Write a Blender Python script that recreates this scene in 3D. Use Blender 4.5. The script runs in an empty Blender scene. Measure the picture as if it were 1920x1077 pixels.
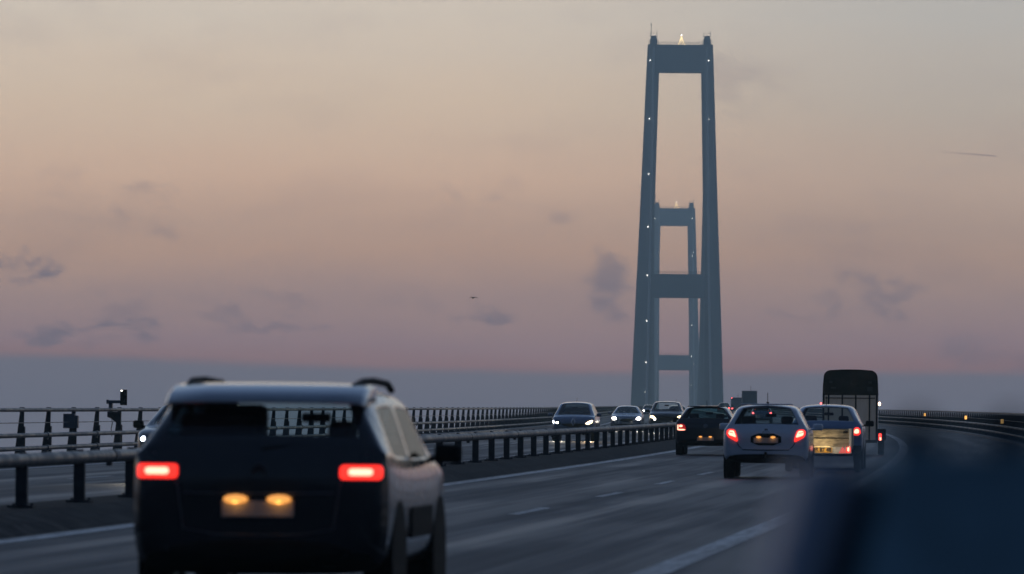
import bpy, bmesh, math, random
from mathutils import Vector, Matrix
from mathutils.bvhtree import BVHTree
random.seed(7)
sc = bpy.context.scene
col = sc.collection
PI = math.pi

# ------------------------------------------------------------------ camera
F = 10667.0                       # focal length in photograph pixels
CAM_Z = 22.2
cam_d = bpy.data.cameras.new('camera')
cam = bpy.data.objects.new('camera', cam_d)
col.objects.link(cam)
cam.location = (0, 0, CAM_Z)
ROLL = 0.009
cam.rotation_euler = (PI / 2, -ROLL, 0)
cam_d.sensor_width = 36
cam_d.lens = 36 * F / 1920
cam_d.shift_y = (934.8 - 538.5) / 1920
cam_d.shift_x = 3.6 / 1920
cam_d.clip_start = 0.1
cam_d.clip_end = 60000
cam_d.dof.use_dof = True
cam_d.dof.focus_distance = 240
cam_d.dof.aperture_fstop = 4.2
cam_d.dof.aperture_blades = 9
sc.camera = cam

# ------------------------------------------------------------------ view / render
sc.view_settings.view_transform = 'Standard'
sc.view_settings.look = 'None'
sc.view_settings.exposure = 0
sc.view_settings.gamma = 1
sc.view_settings.use_curve_mapping = False
sc.render.engine = 'CYCLES'
sc.cycles.use_denoising = True
sc.cycles.use_adaptive_sampling = True
sc.cycles.adaptive_threshold = 0.01
sc.cycles.max_bounces = 8
sc.cycles.volume_bounces = 0
sc.cycles.transparent_max_bounces = 24
sc.cycles.sample_clamp_indirect = 4
sc.cycles.caustics_reflective = False
sc.cycles.caustics_refractive = False


def lin(r, g, b):
    def c(v):
        v /= 255.0
        return v / 12.92 if v <= 0.04045 else ((v + 0.055) / 1.055) ** 2.4
    return (c(r), c(g), c(b), 1)


# ------------------------------------------------------------------ node helpers
class NT:
    def __init__(s, tree):
        s.t = tree; s.n = tree.nodes; s.l = tree.links
    def new(s, ty, **kw):
        n = s.n.new(ty)
        for k, v in kw.items():
            setattr(n, k, v)
        return n
    def put(s, v, sock):
        if isinstance(v, bpy.types.NodeSocket):
            s.l.new(v, sock)
        else:
            sock.default_value = v
    def math(s, op, a, b=0.0, c=0.0, clamp=False):
        n = s.new('ShaderNodeMath', operation=op); n.use_clamp = clamp
        s.put(a, n.inputs[0]); s.put(b, n.inputs[1])
        if op in ('MULTIPLY_ADD', 'SMOOTH_MIN'): s.put(c, n.inputs[2])
        return n.outputs[0]
    def mapr(s, v, a, b, c=0.0, d=1.0, smooth=True):
        n = s.new('ShaderNodeMapRange', interpolation_type='SMOOTHSTEP' if smooth else 'LINEAR')
        s.put(v, n.inputs[0])
        for i, q in enumerate((a, b, c, d)): n.inputs[i + 1].default_value = q
        return n.outputs[0]
    def mix(s, f, a, b, blend='MIX'):
        n = s.new('ShaderNodeMix', data_type='RGBA', blend_type=blend)
        s.put(f, n.inputs[0]); s.put(a, n.inputs[6]); s.put(b, n.inputs[7])
        return n.outputs[2]
    def ramp(s, f, stops, interp='LINEAR'):
        n = s.new('ShaderNodeValToRGB'); e = n.color_ramp.elements
        n.color_ramp.interpolation = interp
        while len(e) > 1: e.remove(e[-1])
        e[0].position, e[0].color = stops[0]
        for p, c in stops[1:]:
            q = e.new(p); q.color = c
        s.put(f, n.inputs[0])
        return n.outputs[0]
    def noise(s, vec, scale, detail=3, rough=0.5, dist=0.0):
        n = s.new('ShaderNodeTexNoise')
        if vec is not None: s.l.new(vec, n.inputs['Vector'])
        n.inputs['Scale'].default_value = scale; n.inputs['Detail'].default_value = detail
        n.inputs['Roughness'].default_value = rough; n.inputs['Distortion'].default_value = dist
        return n.outputs['Fac']


# ------------------------------------------------------------------ world: dusk sky
world = bpy.data.worlds.new('World')
sc.world = world
world.use_nodes = True
w = NT(world.node_tree)
w.n.clear()
tc = w.new('ShaderNodeTexCoord')
sep = w.new('ShaderNodeSeparateXYZ'); w.l.new(tc.outputs['Generated'], sep.inputs[0])
sx, sy, sz = sep.outputs
el = w.math('ARCSINE', sz)
az = w.math('ARCTAN2', sx, sy)
def yv(y): return (934.8 - y) / F          # photograph row (roll removed) -> elevation
def xv(x): return (x - 960) / F
comb = w.new('ShaderNodeCombineXYZ')
w.put(az, comb.inputs[0]); w.put(el, comb.inputs[1])
skyv = comb.outputs[0]
def scaled(v, x, y, z=1):
    n = w.new('ShaderNodeVectorMath', operation='MULTIPLY'); w.l.new(v, n.inputs[0])
    n.inputs[1].default_value = (x, y, z); return n.outputs[0]
wob = w.noise(scaled(skyv, 14, 60), 1.0, 4, 0.55)
wob2 = w.noise(scaled(skyv, 95, 190), 1.0, 7, 0.62, 0.3)
el_w = w.math('ADD', el, w.math('MULTIPLY', w.math('SUBTRACT', wob, 0.5), 0.0085))
el_b = w.math('ADD', el, w.math('MULTIPLY', w.math('SUBTRACT', wob, 0.5), 0.003))
# the bank of blue-grey cloud edge falls slightly towards the right
el_b = w.math('ADD', el_b, w.mapr(az, -0.09, 0.0, -0.0006, 0.0009))
K = 8.0
SKYG = 1.0
def R(y): return max(0.0, min(1.0, yv(y) * K))
BETA = 2.4e-4                     # haze density; the sky is what is left after this much air
S_AIR = (0.088, 0.146, 0.205)
def W(y, r, g, b):
    """radiance of the sky behind the haze that reads as (r, g, b) at photograph row y"""
    e = max(yv(y), 0.001)
    T = math.exp(-BETA * min(5300.0, 255.0 / e))
    return tuple(max(0.0, (c - q * (1 - T)) / T) for c, q in zip(lin(r, g, b)[:3], S_AIR)) + (1,)
front_lo = w.ramp(w.math('MULTIPLY', el_w, K), [
    (R(p), W(p, *c)) for p, c in ((760, (126, 115, 127)), (690, (129, 117, 127)), (650, (134, 124, 134)), (560, (148, 134, 136)),
    (470, (168, 146, 137)), (340, (190, 166, 151)), (200, (197, 180, 164)), (30, (200, 190, 178)))] + [(1.0, W(-90, 190, 187, 180))])
rightm = w.math('MULTIPLY', w.mapr(az, -0.02, 0.085), w.mapr(el, 0.02, 0.07))
front_lo = w.mix(rightm, front_lo, w.mix(1.0, front_lo, (0.74, 0.80, 0.88, 1), 'MULTIPLY'))
bank = w.ramp(w.math('MULTIPLY', el_b, K), [(0.0, W(800, 103, 114, 130)), (R(760), W(760, 104, 114, 131)),
                                             (R(690), W(690, 107, 115, 131))])
bank_m = w.mapr(el_b, yv(698), yv(674), 1.0, 0.0)
front = w.mix(bank_m, front_lo, bank)
# higher sky, well above the frame
hi = w.ramp(w.mapr(el, 0.09, 1.3, 0, 1, False), [(0.0, lin(186, 192, 196)), (0.12, lin(164, 182, 204)), (0.35, lin(112, 138, 176)), (1.0, lin(60, 82, 120))])
front = w.mix(w.mapr(el, 0.10, 0.16), front, hi)
# small soft clouds, each one a ragged patch of blue-grey
wn = w.new('ShaderNodeTexNoise'); w.l.new(scaled(skyv, 60, 90), wn.inputs['Vector'])
wn.inputs['Scale'].default_value = 1.0; wn.inputs['Detail'].default_value = 4; wn.inputs['Roughness'].default_value = 0.6
ws = w.new('ShaderNodeSeparateXYZ'); w.l.new(wn.outputs['Color'], ws.inputs[0])
az_c = w.math('ADD', az, w.math('MULTIPLY', w.math('SUBTRACT', ws.outputs[0], 0.5), 0.026))
el_c = w.math('ADD', el, w.math('MULTIPLY', w.math('SUBTRACT', ws.outputs[1], 0.5), 0.013))
clouds = [(40, 488, 85, 34, .75), (1142, 530, 62, 58, .42), (905, 572, 58, 28, .5), (1630, 555, 95, 36, .36), (950, 350, 40, 34, .26),
          (275, 395, 50, 40, .22), (1390, 170, 80, 60, .16), (1045, 402, 52, 22, .2), (70, 612, 125, 17, .55), (215, 636, 95, 13, .35), (525, 552, 85, 20, .3), (245, 575, 60, 48, .24),
          (420, 602, 210, 9, .3), (110, 335, 50, 45, .12), (740, 560, 110, 24, .14), (1860, 660, 140, 26, .3), (1480, 585, 60, 16, .18), (850, 370, 26, 20, .16), (1520, 420, 160, 30, .07)]
msum = None
for (cx, cy, rx, ry, st) in clouds:
    cyu = cy - ROLL * (cx - 960); cxu = cx + ROLL * (cy - 538)
    dx = w.math('MULTIPLY', w.math('SUBTRACT', az_c, xv(cxu)), F / rx)
    dy = w.math('MULTIPLY', w.math('SUBTRACT', el_c, yv(cyu)), F / ry)
    r2 = w.math('ADD', w.math('MULTIPLY', dx, dx), w.math('MULTIPLY', dy, dy))
    r2 = w.math('ADD', r2, w.math('MULTIPLY', w.math('SUBTRACT', wob2, 0.5), 7.0))
    m = w.mapr(r2, -0.9, 1.3, st * 1.45, 0.0)
    msum = m if msum is None else w.math('ADD', msum, m)
msum = w.math('MINIMUM', msum, 0.8)
thin = w.mapr(w.noise(scaled(skyv, 22, 75), 1.0, 6, 0.62, 0.4), 0.48, 0.8, 0.0, 0.24)
thin = w.math('MULTIPLY', thin, w.mapr(el, 0.018, 0.035))
front = w.mix(w.math('ADD', msum, thin), front, W(560, 108, 112, 128))
# faint contrail
ca = w.math('SUBTRACT', az, xv(1790))
cl = w.math('SUBTRACT', el, w.math('MULTIPLY_ADD', ca, -0.075, yv(290 - ROLL * 830)))
cm = w.math('MULTIPLY', w.mapr(w.math('ABSOLUTE', cl), 0.00004, 0.00019, 1.0, 0.0), w.math('MULTIPLY', w.mapr(ca, xv(1720) - xv(1790), xv(1855) - xv(1790)), w.mapr(ca, xv(1862) - xv(1790), xv(1866) - xv(1790), 1.0, 0.0)))
front = w.mix(w.math('MULTIPLY', cm, 0.6), front, W(290, 110, 104, 120))
# the sky behind the camera is the dark side of dusk: physical sky, sun below the afterglow ahead
nish = w.new('ShaderNodeTexSky', sky_type='NISHITA')
nish.sun_disc = False
nish.sun_elevation = math.radians(0.5)
nish.sun_rotation = math.radians(0)
nish.altitude = 0; nish.air_density = 1.0; nish.dust_density = 1.0; nish.ozone_density = 2.0
nmul = w.mix(1.0, nish.outputs[0], (0.06, 0.06, 0.06, 1), 'MULTIPLY')
backc = w.ramp(w.mapr(el, 0.0, 1.2, 0, 1, False), [(0, (0.034, 0.058, 0.108, 1)), (0.3, (0.034, 0.060, 0.114, 1)), (1, (0.030, 0.050, 0.098, 1))])
backc = w.mix(0.15, backc, nmul)
t = w.mapr(sy, -0.25, 0.85)
skyc = w.mix(t, backc, front)
below = w.mapr(sz, -0.02, -0.002)
skyc = w.mix(below, (0.012, 0.018, 0.028, 1), skyc)
bg = w.new('ShaderNodeBackground'); w.l.new(skyc, bg.inputs[0]); bg.inputs[1].default_value = SKYG
wo = w.new('ShaderNodeOutputWorld'); w.l.new(bg.outputs[0], wo.inputs[0])

# ------------------------------------------------------------------ materials
def mat(name, color, rough=0.5, metal=0.0, var=0.0, scale=6.0, emis=None, es=0.0, coat=0.0, bump=0.0, bscale=40.0, spec=0.5, stretch=(1, 1, 1)):
    m = bpy.data.materials.new(name); m.use_nodes = True
    n = NT(m.node_tree); b = n.n['Principled BSDF']
    b.inputs['Base Color'].default_value = (*color[:3], 1)
    b.inputs['Roughness'].default_value = rough
    b.inputs['Metallic'].default_value = metal
    b.inputs['Specular IOR Level'].default_value = spec
    if coat: b.inputs['Coat Weight'].default_value = coat; b.inputs['Coat Roughness'].default_value = 0.08
    tcn = n.new('ShaderNodeTexCoord')
    mp = n.new('ShaderNodeMapping'); n.l.new(tcn.outputs['Object'], mp.inputs[0]); mp.inputs['Scale'].default_value = stretch
    if var:
        f = n.noise(mp.outputs[0], scale, 5, 0.6)
        f = n.mapr(f, 0.3, 0.7)
        c = n.mix(f, tuple(v * (1 - var) for v in color[:3]) + (1,), tuple(min(1, v * (1 + var)) for v in color[:3]) + (1,))
        n.l.new(c, b.inputs['Base Color'])
        n.l.new(n.mapr(f, 0, 1, max(0, rough - 0.12 * var * 4), min(1, rough + 0.1 * var * 4)), b.inputs['Roughness'])
    if bump:
        f = n.noise(mp.outputs[0], bscale, 4, 0.6)
        bn = n.new('ShaderNodeBump'); bn.inputs['Strength'].default_value = bump; bn.inputs['Distance'].default_value = 0.02
        n.l.new(f, bn.inputs['Height']); n.l.new(bn.outputs[0], b.inputs['Normal'])
    if emis:
        b.inputs['Emission Color'].default_value = (*emis[:3], 1)
        b.inputs['Emission Strength'].default_value = es
    return m


def glass_mat(name, tint, rough=0.03, refl=1.0):
    m = bpy.data.materials.new(name); m.use_nodes = True
    n = NT(m.node_tree); n.n.clear()
    o = n.new('ShaderNodeOutputMaterial'); tr = n.new('ShaderNodeBsdfTransparent'); gl = n.new('ShaderNodeBsdfGlossy')
    tr.inputs[0].default_value = (*tint, 1); gl.inputs['Roughness'].default_value = rough
    gl.inputs['Color'].default_value = (0.9 * refl, 0.95 * refl, refl, 1)
    lw = n.new('ShaderNodeLayerWeight'); lw.inputs[0].default_value = 0.5
    fr = n.math('MULTIPLY_ADD', n.math('POWER', lw.outputs['Facing'], 4.5), 0.85, 0.045)
    mx = n.new('ShaderNodeMixShader'); n.l.new(fr, mx.inputs[0]); n.l.new(tr.outputs[0], mx.inputs[1]); n.l.new(gl.outputs[0], mx.inputs[2])
    n.l.new(mx.outputs[0], o.inputs[0])
    return m


M = {}
M['steel'] = mat('galvanised_steel', (0.08, 0.095, 0.115), 0.5, 0.0, 0.3, 3.0, bump=0.15, bscale=60, spec=0.5)
M['steel_dark'] = mat('weathered_steel', (0.035, 0.045, 0.06), 0.7, 0.0, 0.3, 4.0, bump=0.2, bscale=50, spec=0.25)
M['tower'] = mat('tower_concrete', (0.22, 0.25, 0.27), 0.85, 0, 0.12, 0.05, bump=0.1, bscale=1.0, stretch=(1, 1, .15))
M['cable'] = mat('cable_paint', (0.12, 0.14, 0.16), 0.6, 0, 0.1, 1)
M['girder'] = mat('girder_paint', (0.20, 0.22, 0.24), 0.6, 0, 0.15, 0.2)
M['median'] = mat('median_asphalt', (0.018, 0.021, 0.025), 0.95, 0, 0.45, 2.5, bump=0.9, bscale=14, spec=0.2)
M['rubber'] = mat('tyre_rubber', (0.012, 0.012, 0.013), 0.85, 0, 0.2, 20, bump=0.3, bscale=80)
M['rim'] = mat('alloy_rim', (0.35, 0.36, 0.38), 0.35, 0.8, 0.1, 10)
M['trim'] = mat('black_trim', (0.012, 0.013, 0.014), 0.8, 0, 0.1, 12, spec=0.15)
M['interior'] = mat('interior_fabric', (0.012, 0.012, 0.014), 0.9, 0, 0.3, 15)
M['liner'] = mat('cabin_lining', (0.03, 0.03, 0.032), 0.9, 0, 0.2, 10)
M['chrome'] = mat('chrome', (0.6, 0.62, 0.65), 0.15, 1.0, 0.05, 8)
M['glass'] = glass_mat('tinted_window', (0.66, 0.78, 0.80))
M['glass_dark'] = glass_mat('privacy_glass', (0.14, 0.19, 0.21), refl=0.55)
M['glass_clear'] = glass_mat('windscreen_glass', (0.82, 0.88, 0.88))
M['lens_dark'] = mat('dim_red_lens', (0.16, 0.008, 0.008), 0.15, 0, 0.1, 30, coat=1, emis=(1, 0.02, 0.015), es=0.35)  # lens body carries a faint red glow of its own
M['red_glow'] = mat('lit_red_lens', (0.4, 0.01, 0.006), 0.2, 0, 0.05, 30, emis=(1, 0.032, 0.022), es=1.7)
M['red_core'] = mat('lit_red_bulb', (0.8, 0.3, 0.2), 0.2, 0, 0.05, 30, emis=(1, 0.42, 0.28), es=2.7)
M['red_point'] = mat('small_red_lamp', (0.5, 0.02, 0.01), 0.2, 0, 0.05, 30, emis=(1, 0.10, 0.10), es=6)
M['head'] = mat('lit_headlamp', (0.9, 0.9, 0.9), 0.1, 0, 0.02, 30, emis=(1, 0.93, 0.80), es=14)
M['head_warm'] = mat('lit_headlamp_warm', (0.9, 0.8, 0.6), 0.1, 0, 0.02, 30, emis=(1, 0.72, 0.40), es=6)
M['head_cold'] = mat('daytime_lamp', (0.9, 0.9, 0.9), 0.1, 0, 0.02, 30, emis=(0.82, 0.90, 1.0), es=8)
M['plate_lamp'] = mat('plate_lamp', (0.9, 0.7, 0.4), 0.3, 0, 0.02, 30, emis=(1, 0.40, 0.08), es=1.1)
M['plate'] = mat('plate_white', (0.5, 0.48, 0.45), 0.5, 0, 0.08, 20)
M['plate_yellow'] = mat('plate_yellow', (0.75, 0.42, 0.03), 0.5, 0, 0.08, 20)
M['ink'] = mat('plate_ink', (0.01, 0.01, 0.01), 0.6, 0, 0.1, 20)
M['tower_lamp'] = mat('tower_lamp', (0.9, 0.9, 0.9), 0.3, 0, 0.02, 5, emis=(1, 0.95, 0.85), es=6)
M['string_lamp'] = mat('string_lamp', (0.9, 0.8, 0.5), 0.3, 0, 0.02, 5, emis=(1, 0.72, 0.32), es=3.2)
M['star_lamp'] = mat('star_lamp', (0.9, 0.9, 0.8), 0.3, 0, 0.02, 5, emis=(1, 0.95, 0.85), es=10)
M['amber_glow'] = mat('amber_marker', (0.9, 0.5, 0.1), 0.3, 0, 0.02, 5, emis=(1, 0.50, 0.12), es=1.4)
M['bird'] = mat('dark_feathers', (0.02, 0.02, 0.022), 0.9, 0, 0.2, 5)
M['canvas'] = mat('green_canvas', (0.010, 0.022, 0.020), 0.7, 0, 0.3, 3, bump=0.2, bscale=10)
M['alu'] = mat('aluminium_panel', (0.70, 0.69, 0.67), 0.55, 0.1, 0.12, 3, stretch=(1, 1, .3))
M['board'] = mat('weathered_board', (0.36, 0.31, 0.23), 0.8, 0, 0.45, 5, bump=0.3, bscale=25, stretch=(1, 1, 3))
M['truckblue'] = mat('truck_box_blue', (0.10, 0.13, 0.17), 0.6, 0, 0.15, 1)
M['navy'] = mat('navy_steel', (0.26, 0.43, 0.52), 0.8, 0.0, 0.3, 8, bump=0.1, bscale=30)
M['cabinet'] = mat('cabinet_grey', (0.09, 0.12, 0.16), 0.5, 0.1, 0.15, 5)
M['black_glass'] = mat('dark_lens', (0.01, 0.01, 0.012), 0.1, 0, 0.1, 10)

# asphalt with tyre tracks along the lanes (uv: u = metres across, v = metres along)
def asphalt():
    m = bpy.data.materials.new('asphalt'); m.use_nodes = True
    n = NT(m.node_tree); b = n.n['Principled BSDF']
    uv = n.new('ShaderNodeUVMap'); uv.uv_map = 'UVMap'
    s = n.new('ShaderNodeSeparateXYZ'); n.l.new(uv.outputs[0], s.inputs[0])
    def sv(x, y):
        q = n.new('ShaderNodeVectorMath', operation='MULTIPLY'); n.l.new(uv.outputs[0], q.inputs[0]); q.inputs[1].default_value = (x, y, 1); return q.outputs[0]
    streak = n.mapr(n.noise(sv(1.6, 0.015), 1.0, 4, 0.6), 0.32, 0.68)
    fine = n.mapr(n.noise(sv(9, 0.06), 1.0, 3, 0.6), 0.3, 0.7)
    blot = n.mapr(n.noise(sv(0.5, 0.07), 1.0, 4, 0.55), 0.35, 0.65)
    grain = n.noise(sv(30, 30), 1.0, 3, 0.7)
    mixf = n.math('ADD', n.math('MULTIPLY', streak, 0.5), n.math('ADD', n.math('MULTIPLY', fine, 0.2), n.math('MULTIPLY', blot, 0.3)))
    c = n.ramp(mixf, [(0.15, (0.030, 0.035, 0.045, 1)), (0.5, (0.038, 0.044, 0.056, 1)), (0.85, (0.048, 0.055, 0.068, 1))])
    c = n.mix(n.mapr(grain, 0.3, 0.8, 0, 0.35), c, (0.035, 0.037, 0.041, 1))
    # paler, smoother wheel tracks: two per lane, 1.8 m apart
    tr = None
    for lane in (5.6, 9.25, 16.5, 20.1):
        for k in (-0.85, 0.85):
            dd = n.math('ABSOLUTE', n.math('SUBTRACT', s.outputs[0], lane + k))
            q = n.mapr(dd, 0.08, 0.5, 1, 0)
            tr = q if tr is None else n.math('MAXIMUM', tr, q)
    tr = n.math('MULTIPLY', tr, n.mapr(streak, 0, 1, 0.4, 1.0))
    c = n.mix(n.math('MULTIPLY', tr, 0.30), c, (0.060, 0.070, 0.088, 1))
    seam = n.mapr(n.math('ABSOLUTE', n.math('SUBTRACT', s.outputs[0], 7.08)), 0.02, 0.14, 0.55, 0)
    c = n.mix(seam, c, (0.12, 0.125, 0.135, 1))
    n.l.new(c, b.inputs['Base Color']); b.inputs['Specular IOR Level'].default_value = 0.32
    r = n.math('SUBTRACT', n.mapr(mixf, 0.2, 0.8, 0.72, 0.55), n.math('MULTIPLY', tr, 0.10))
    n.l.new(r, b.inputs['Roughness'])
    bn = n.new('ShaderNodeBump'); bn.inputs['Strength'].default_value = 0.35; bn.inputs['Distance'].default_value = 0.01
    n.l.new(grain, bn.inputs['Height']); n.l.new(bn.outputs[0], b.inputs['Normal'])
    return m
M['asphalt'] = asphalt()

def paint_mat():
    m = bpy.data.materials.new('road_paint'); m.use_nodes = True
    n = NT(m.node_tree); b = n.n['Principled BSDF']
    uv = n.new('ShaderNodeUVMap'); uv.uv_map = 'UVMap'
    def sv(x, y):
        q = n.new('ShaderNodeVectorMath', operation='MULTIPLY'); n.l.new(uv.outputs[0], q.inputs[0]); q.inputs[1].default_value = (x, y, 1); return q.outputs[0]
    f = n.mapr(n.noise(sv(9, 0.8), 1.0, 5, 0.7), 0.36, 0.62)
    g = n.mapr(n.noise(sv(2, 0.09), 1.0, 4, 0.6), 0.3, 0.65)
    c = n.mix(n.math('MULTIPLY', n.math('MULTIPLY_ADD', f, 0.6, 0.4), n.math('MULTIPLY_ADD', g, 0.5, 0.5)), (0.10, 0.105, 0.11, 1), (0.78, 0.78, 0.78, 1))
    n.l.new(c, b.inputs['Base Color']); b.inputs['Roughness'].default_value = 0.6; b.inputs['Specular IOR Level'].default_value = 0.3
    return m
M['paint'] = paint_mat()

def sea_mat():
    m = mat('sea_water', (0.02, 0.035, 0.045), 0.15)
    n = NT(m.node_tree); b = n.n['Principled BSDF']
    t = n.new('ShaderNodeTexCoord')
    f = n.noise(t.outputs['Object'], 0.08, 6, 0.65)
    bn = n.new('ShaderNodeBump'); bn.inputs['Strength'].default_value = 0.6; bn.inputs['Distance'].default_value = 1.5
    n.l.new(f, bn.inputs['Height']); n.l.new(bn.outputs[0], b.inputs['Normal'])
    return m
M['sea'] = sea_mat()

# ------------------------------------------------------------------ object helpers
def link(name, me, m=None, parent=None):
    o = bpy.data.objects.new(name, me); col.objects.link(o)
    if m is not None and me is not None and not me.materials:
        for q in (m if isinstance(m, (list, tuple)) else [m]): me.materials.append(q)
    if parent: o.parent = parent
    return o
def tag(o, label=None, cat=None, group=None, kind=None):
    if label: o['label'] = label
    if cat: o['category'] = cat
    if group: o['group'] = group
    if kind: o['kind'] = kind
    return o
def empty(name, loc=(0, 0, 0), rot=(0, 0, 0), label=None, cat=None, group=None, parent=None):
    o = bpy.data.objects.new(name, None); col.objects.link(o)
    o.location = loc; o.rotation_euler = rot; o.empty_display_size = 0.3
    if parent: o.parent = parent
    return tag(o, label, cat, group)
def mesh(name, verts, faces, smooth=False, uvs=None):
    me = bpy.data.meshes.new(name); me.from_pydata([tuple(v) for v in verts], [], faces)
    if uvs:
        l = me.uv_layers.new(name='UVMap')
        for p in me.polygons:
            for li in p.loop_indices: l.data[li].uv = uvs[me.loops[li].vertex_index]
    if smooth:
        for p in me.polygons: p.use_smooth = True
    me.update(); return me
def bm_mesh(name, bm, smooth=False):
    me = bpy.data.meshes.new(name); bm.normal_update(); bm.to_mesh(me); bm.free()
    if smooth:
        for p in me.polygons: p.use_smooth = True
    return me
def box(bm, c, s, bevel=0.0, rot=None, seg=2):
    r = bmesh.ops.create_cube(bm, size=1.0)
    vs = r['verts']
    bmesh.ops.scale(bm, verts=vs, vec=s)
    if bevel:
        es = list({e for v in vs for e in v.link_edges})
        q = bmesh.ops.bevel(bm, geom=es, offset=min(bevel, min(s) * 0.49), segments=seg, affect='EDGES', profile=0.5)
        vs = list({v for f in q['faces'] for v in f.verts} | {v for v in vs if v.is_valid})
    if rot: bmesh.ops.rotate(bm, verts=vs, cent=(0, 0, 0), matrix=rot)
    bmesh.ops.translate(bm, verts=vs, vec=c)
    return vs
def cyl(bm, a, b, r, r2=None, seg=12, caps=True):
    a = Vector(a); b = Vector(b); d = b - a
    res = bmesh.ops.create_cone(bm, cap_ends=caps, segments=seg, radius1=r, radius2=r if r2 is None else r2, depth=d.length)
    vs = res['verts']
    q = d.to_track_quat('Z', 'Y').to_matrix()
    bmesh.ops.rotate(bm, verts=vs, cent=(0, 0, 0), matrix=q)
    bmesh.ops.translate(bm, verts=vs, vec=(a + b) / 2)
    return vs
def ball(bm, c, r, seg=10, sc_=(1, 1, 1)):
    res = bmesh.ops.create_uvsphere(bm, u_segments=seg, v_segments=max(4, seg // 2), radius=r)
    bmesh.ops.scale(bm, verts=res['verts'], vec=sc_)
    bmesh.ops.translate(bm, verts=res['verts'], vec=c)
def part(name, fn, m, parent=None, smooth=False, **kw):
    bm = bmesh.new(); fn(bm)
    o = link(name, bm_mesh(name, bm, smooth), m, parent)
    return tag(o, **kw) if kw else o
def boxpart(name, c, s, m, parent, bevel=0.0, rot=None):
    return part(name, lambda bm: box(bm, c, s, bevel, rot), m, parent, smooth=False)
def tube_path(pts, r, seg=10):
    vs = []; fs = []
    n = len(pts)
    for i, p in enumerate(pts):
        a = Vector(pts[max(0, i - 1)]); b = Vector(pts[min(n - 1, i + 1)])
        d = (b - a).normalized(); side = d.cross(Vector((0, 0, 1))).normalized(); up = side.cross(d)
        for k in range(seg):
            t_ = 2 * PI * k / seg
            vs.append(Vector(p) + side * math.cos(t_) * r + up * math.sin(t_) * r)
    for i in range(n - 1):
        for k in range(seg):
            k2 = (k + 1) % seg
            fs.append((i * seg + k, i * seg + k2, (i + 1) * seg + k2, (i + 1) * seg + k))
    fs.append(tuple(range(seg))); fs.append(tuple((n - 1) * seg + k for k in reversed(range(seg))))
    return vs, fs

# ------------------------------------------------------------------ the road's course
A0, RC, YC = 0.10594, 5590.0, 436.0
S_END = A0 - YC / RC
GR = 0.01661
def Xc(Y):
    if Y <= YC: return A0 * Y - Y * Y / (2 * RC)
    return A0 * YC - YC * YC / (2 * RC) + S_END * (Y - YC)
def slope(Y): return A0 - min(Y, YC) / RC
H_EYE = 1.47
def Zr(Y):
    z = CAM_Z - H_EYE + GR * Y
    if Y > 1500: z -= (Y - 1500) ** 2 / (2 * 133000.0)
    return z
def P(Y, d, h=0.0): return Vector((Xc(Y) - d, Y, Zr(Y) + h))
def ys(a, b):
    out = []; y = a
    while y < b:
        out.append(y); y += 4 if y < 450 else (20 if y < 1500 else 60)
    out.append(b); return out
YB0, YB1 = -40.0, 5200.0
def strip(name, prof, m, y0=YB0, y1=YB1, parent=None, smooth=False, closed=False):
    Ys = ys(y0, y1); vs = []; fs = []; uv = []; n = len(prof)
    for Y in Ys:
        for d, h in prof:
            vs.append(P(Y, d, h)); uv.append((d, Y))
    for i in range(len(Ys) - 1):
        for k in range(n if closed else n - 1):
            k2 = (k + 1) % n
            fs.append((i * n + k, (i + 1) * n + k, (i + 1) * n + k2, i * n + k2))
    return link(name, mesh(name, vs, fs, smooth, uv), m, parent)

# ------------------------------------------------------------------ setting
sea = link('sea', mesh('sea', [(-5900, -700, 0), (5900, -700, 0), (5900, 5250, 0), (-5900, 5250, 0)], [(0, 1, 2, 3)]), M['sea']); tag(sea, kind='structure')
road = strip('road', [(24.3, 0), (18.35, 0), (13.05, 0)], M['asphalt']); tag(road, kind='structure')
road2 = strip('road', [(11.75, 0), (7.5, 0), (2, 0), (-0.7, 0)], M['asphalt']); tag(road2, kind='structure')
deck = strip('bridge_deck', [(25.2, 0.10), (24.3, 0.10), (24.3, -0.05), (-0.7, -0.05), (-0.7, 0.10), (-1.4, 0.10), (-1.4, -0.5), (0.5, -1.4), (6, -4.4), (18, -4.4), (23.5, -1.4), (25.2, -0.5)], M['girder'], closed=True); tag(deck, kind='structure')
med = strip('median_kerb', [(13.05, -0.02), (13.0, 0.19), (12.0, 0.20), (11.62, 0.10), (11.42, 0.012), (11.40, -0.02)], M['median']); tag(med, kind='structure')
def line(name, d, wd, y0=YB0, y1=1500, h=0.005, parent=None):
    return strip(name, [(d + wd / 2, h), (d - wd / 2, h)], M['paint'], y0, y1, parent)
line('edge_line', 11.1, 0.30, parent=road2)
line('edge_line', 3.8, 0.30, parent=road2)
line('edge_line', 14.55, 0.30, parent=road)
line('edge_line', 21.9, 0.30, parent=road)
for rd, dd in ((road2, 7.45), (road, 18.35)):
    y = 75.5 - 15 * 7
    while y < 1200:
        line('dash', dd, 0.15, y, y + 5, 0.005, rd); y += 15

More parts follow.
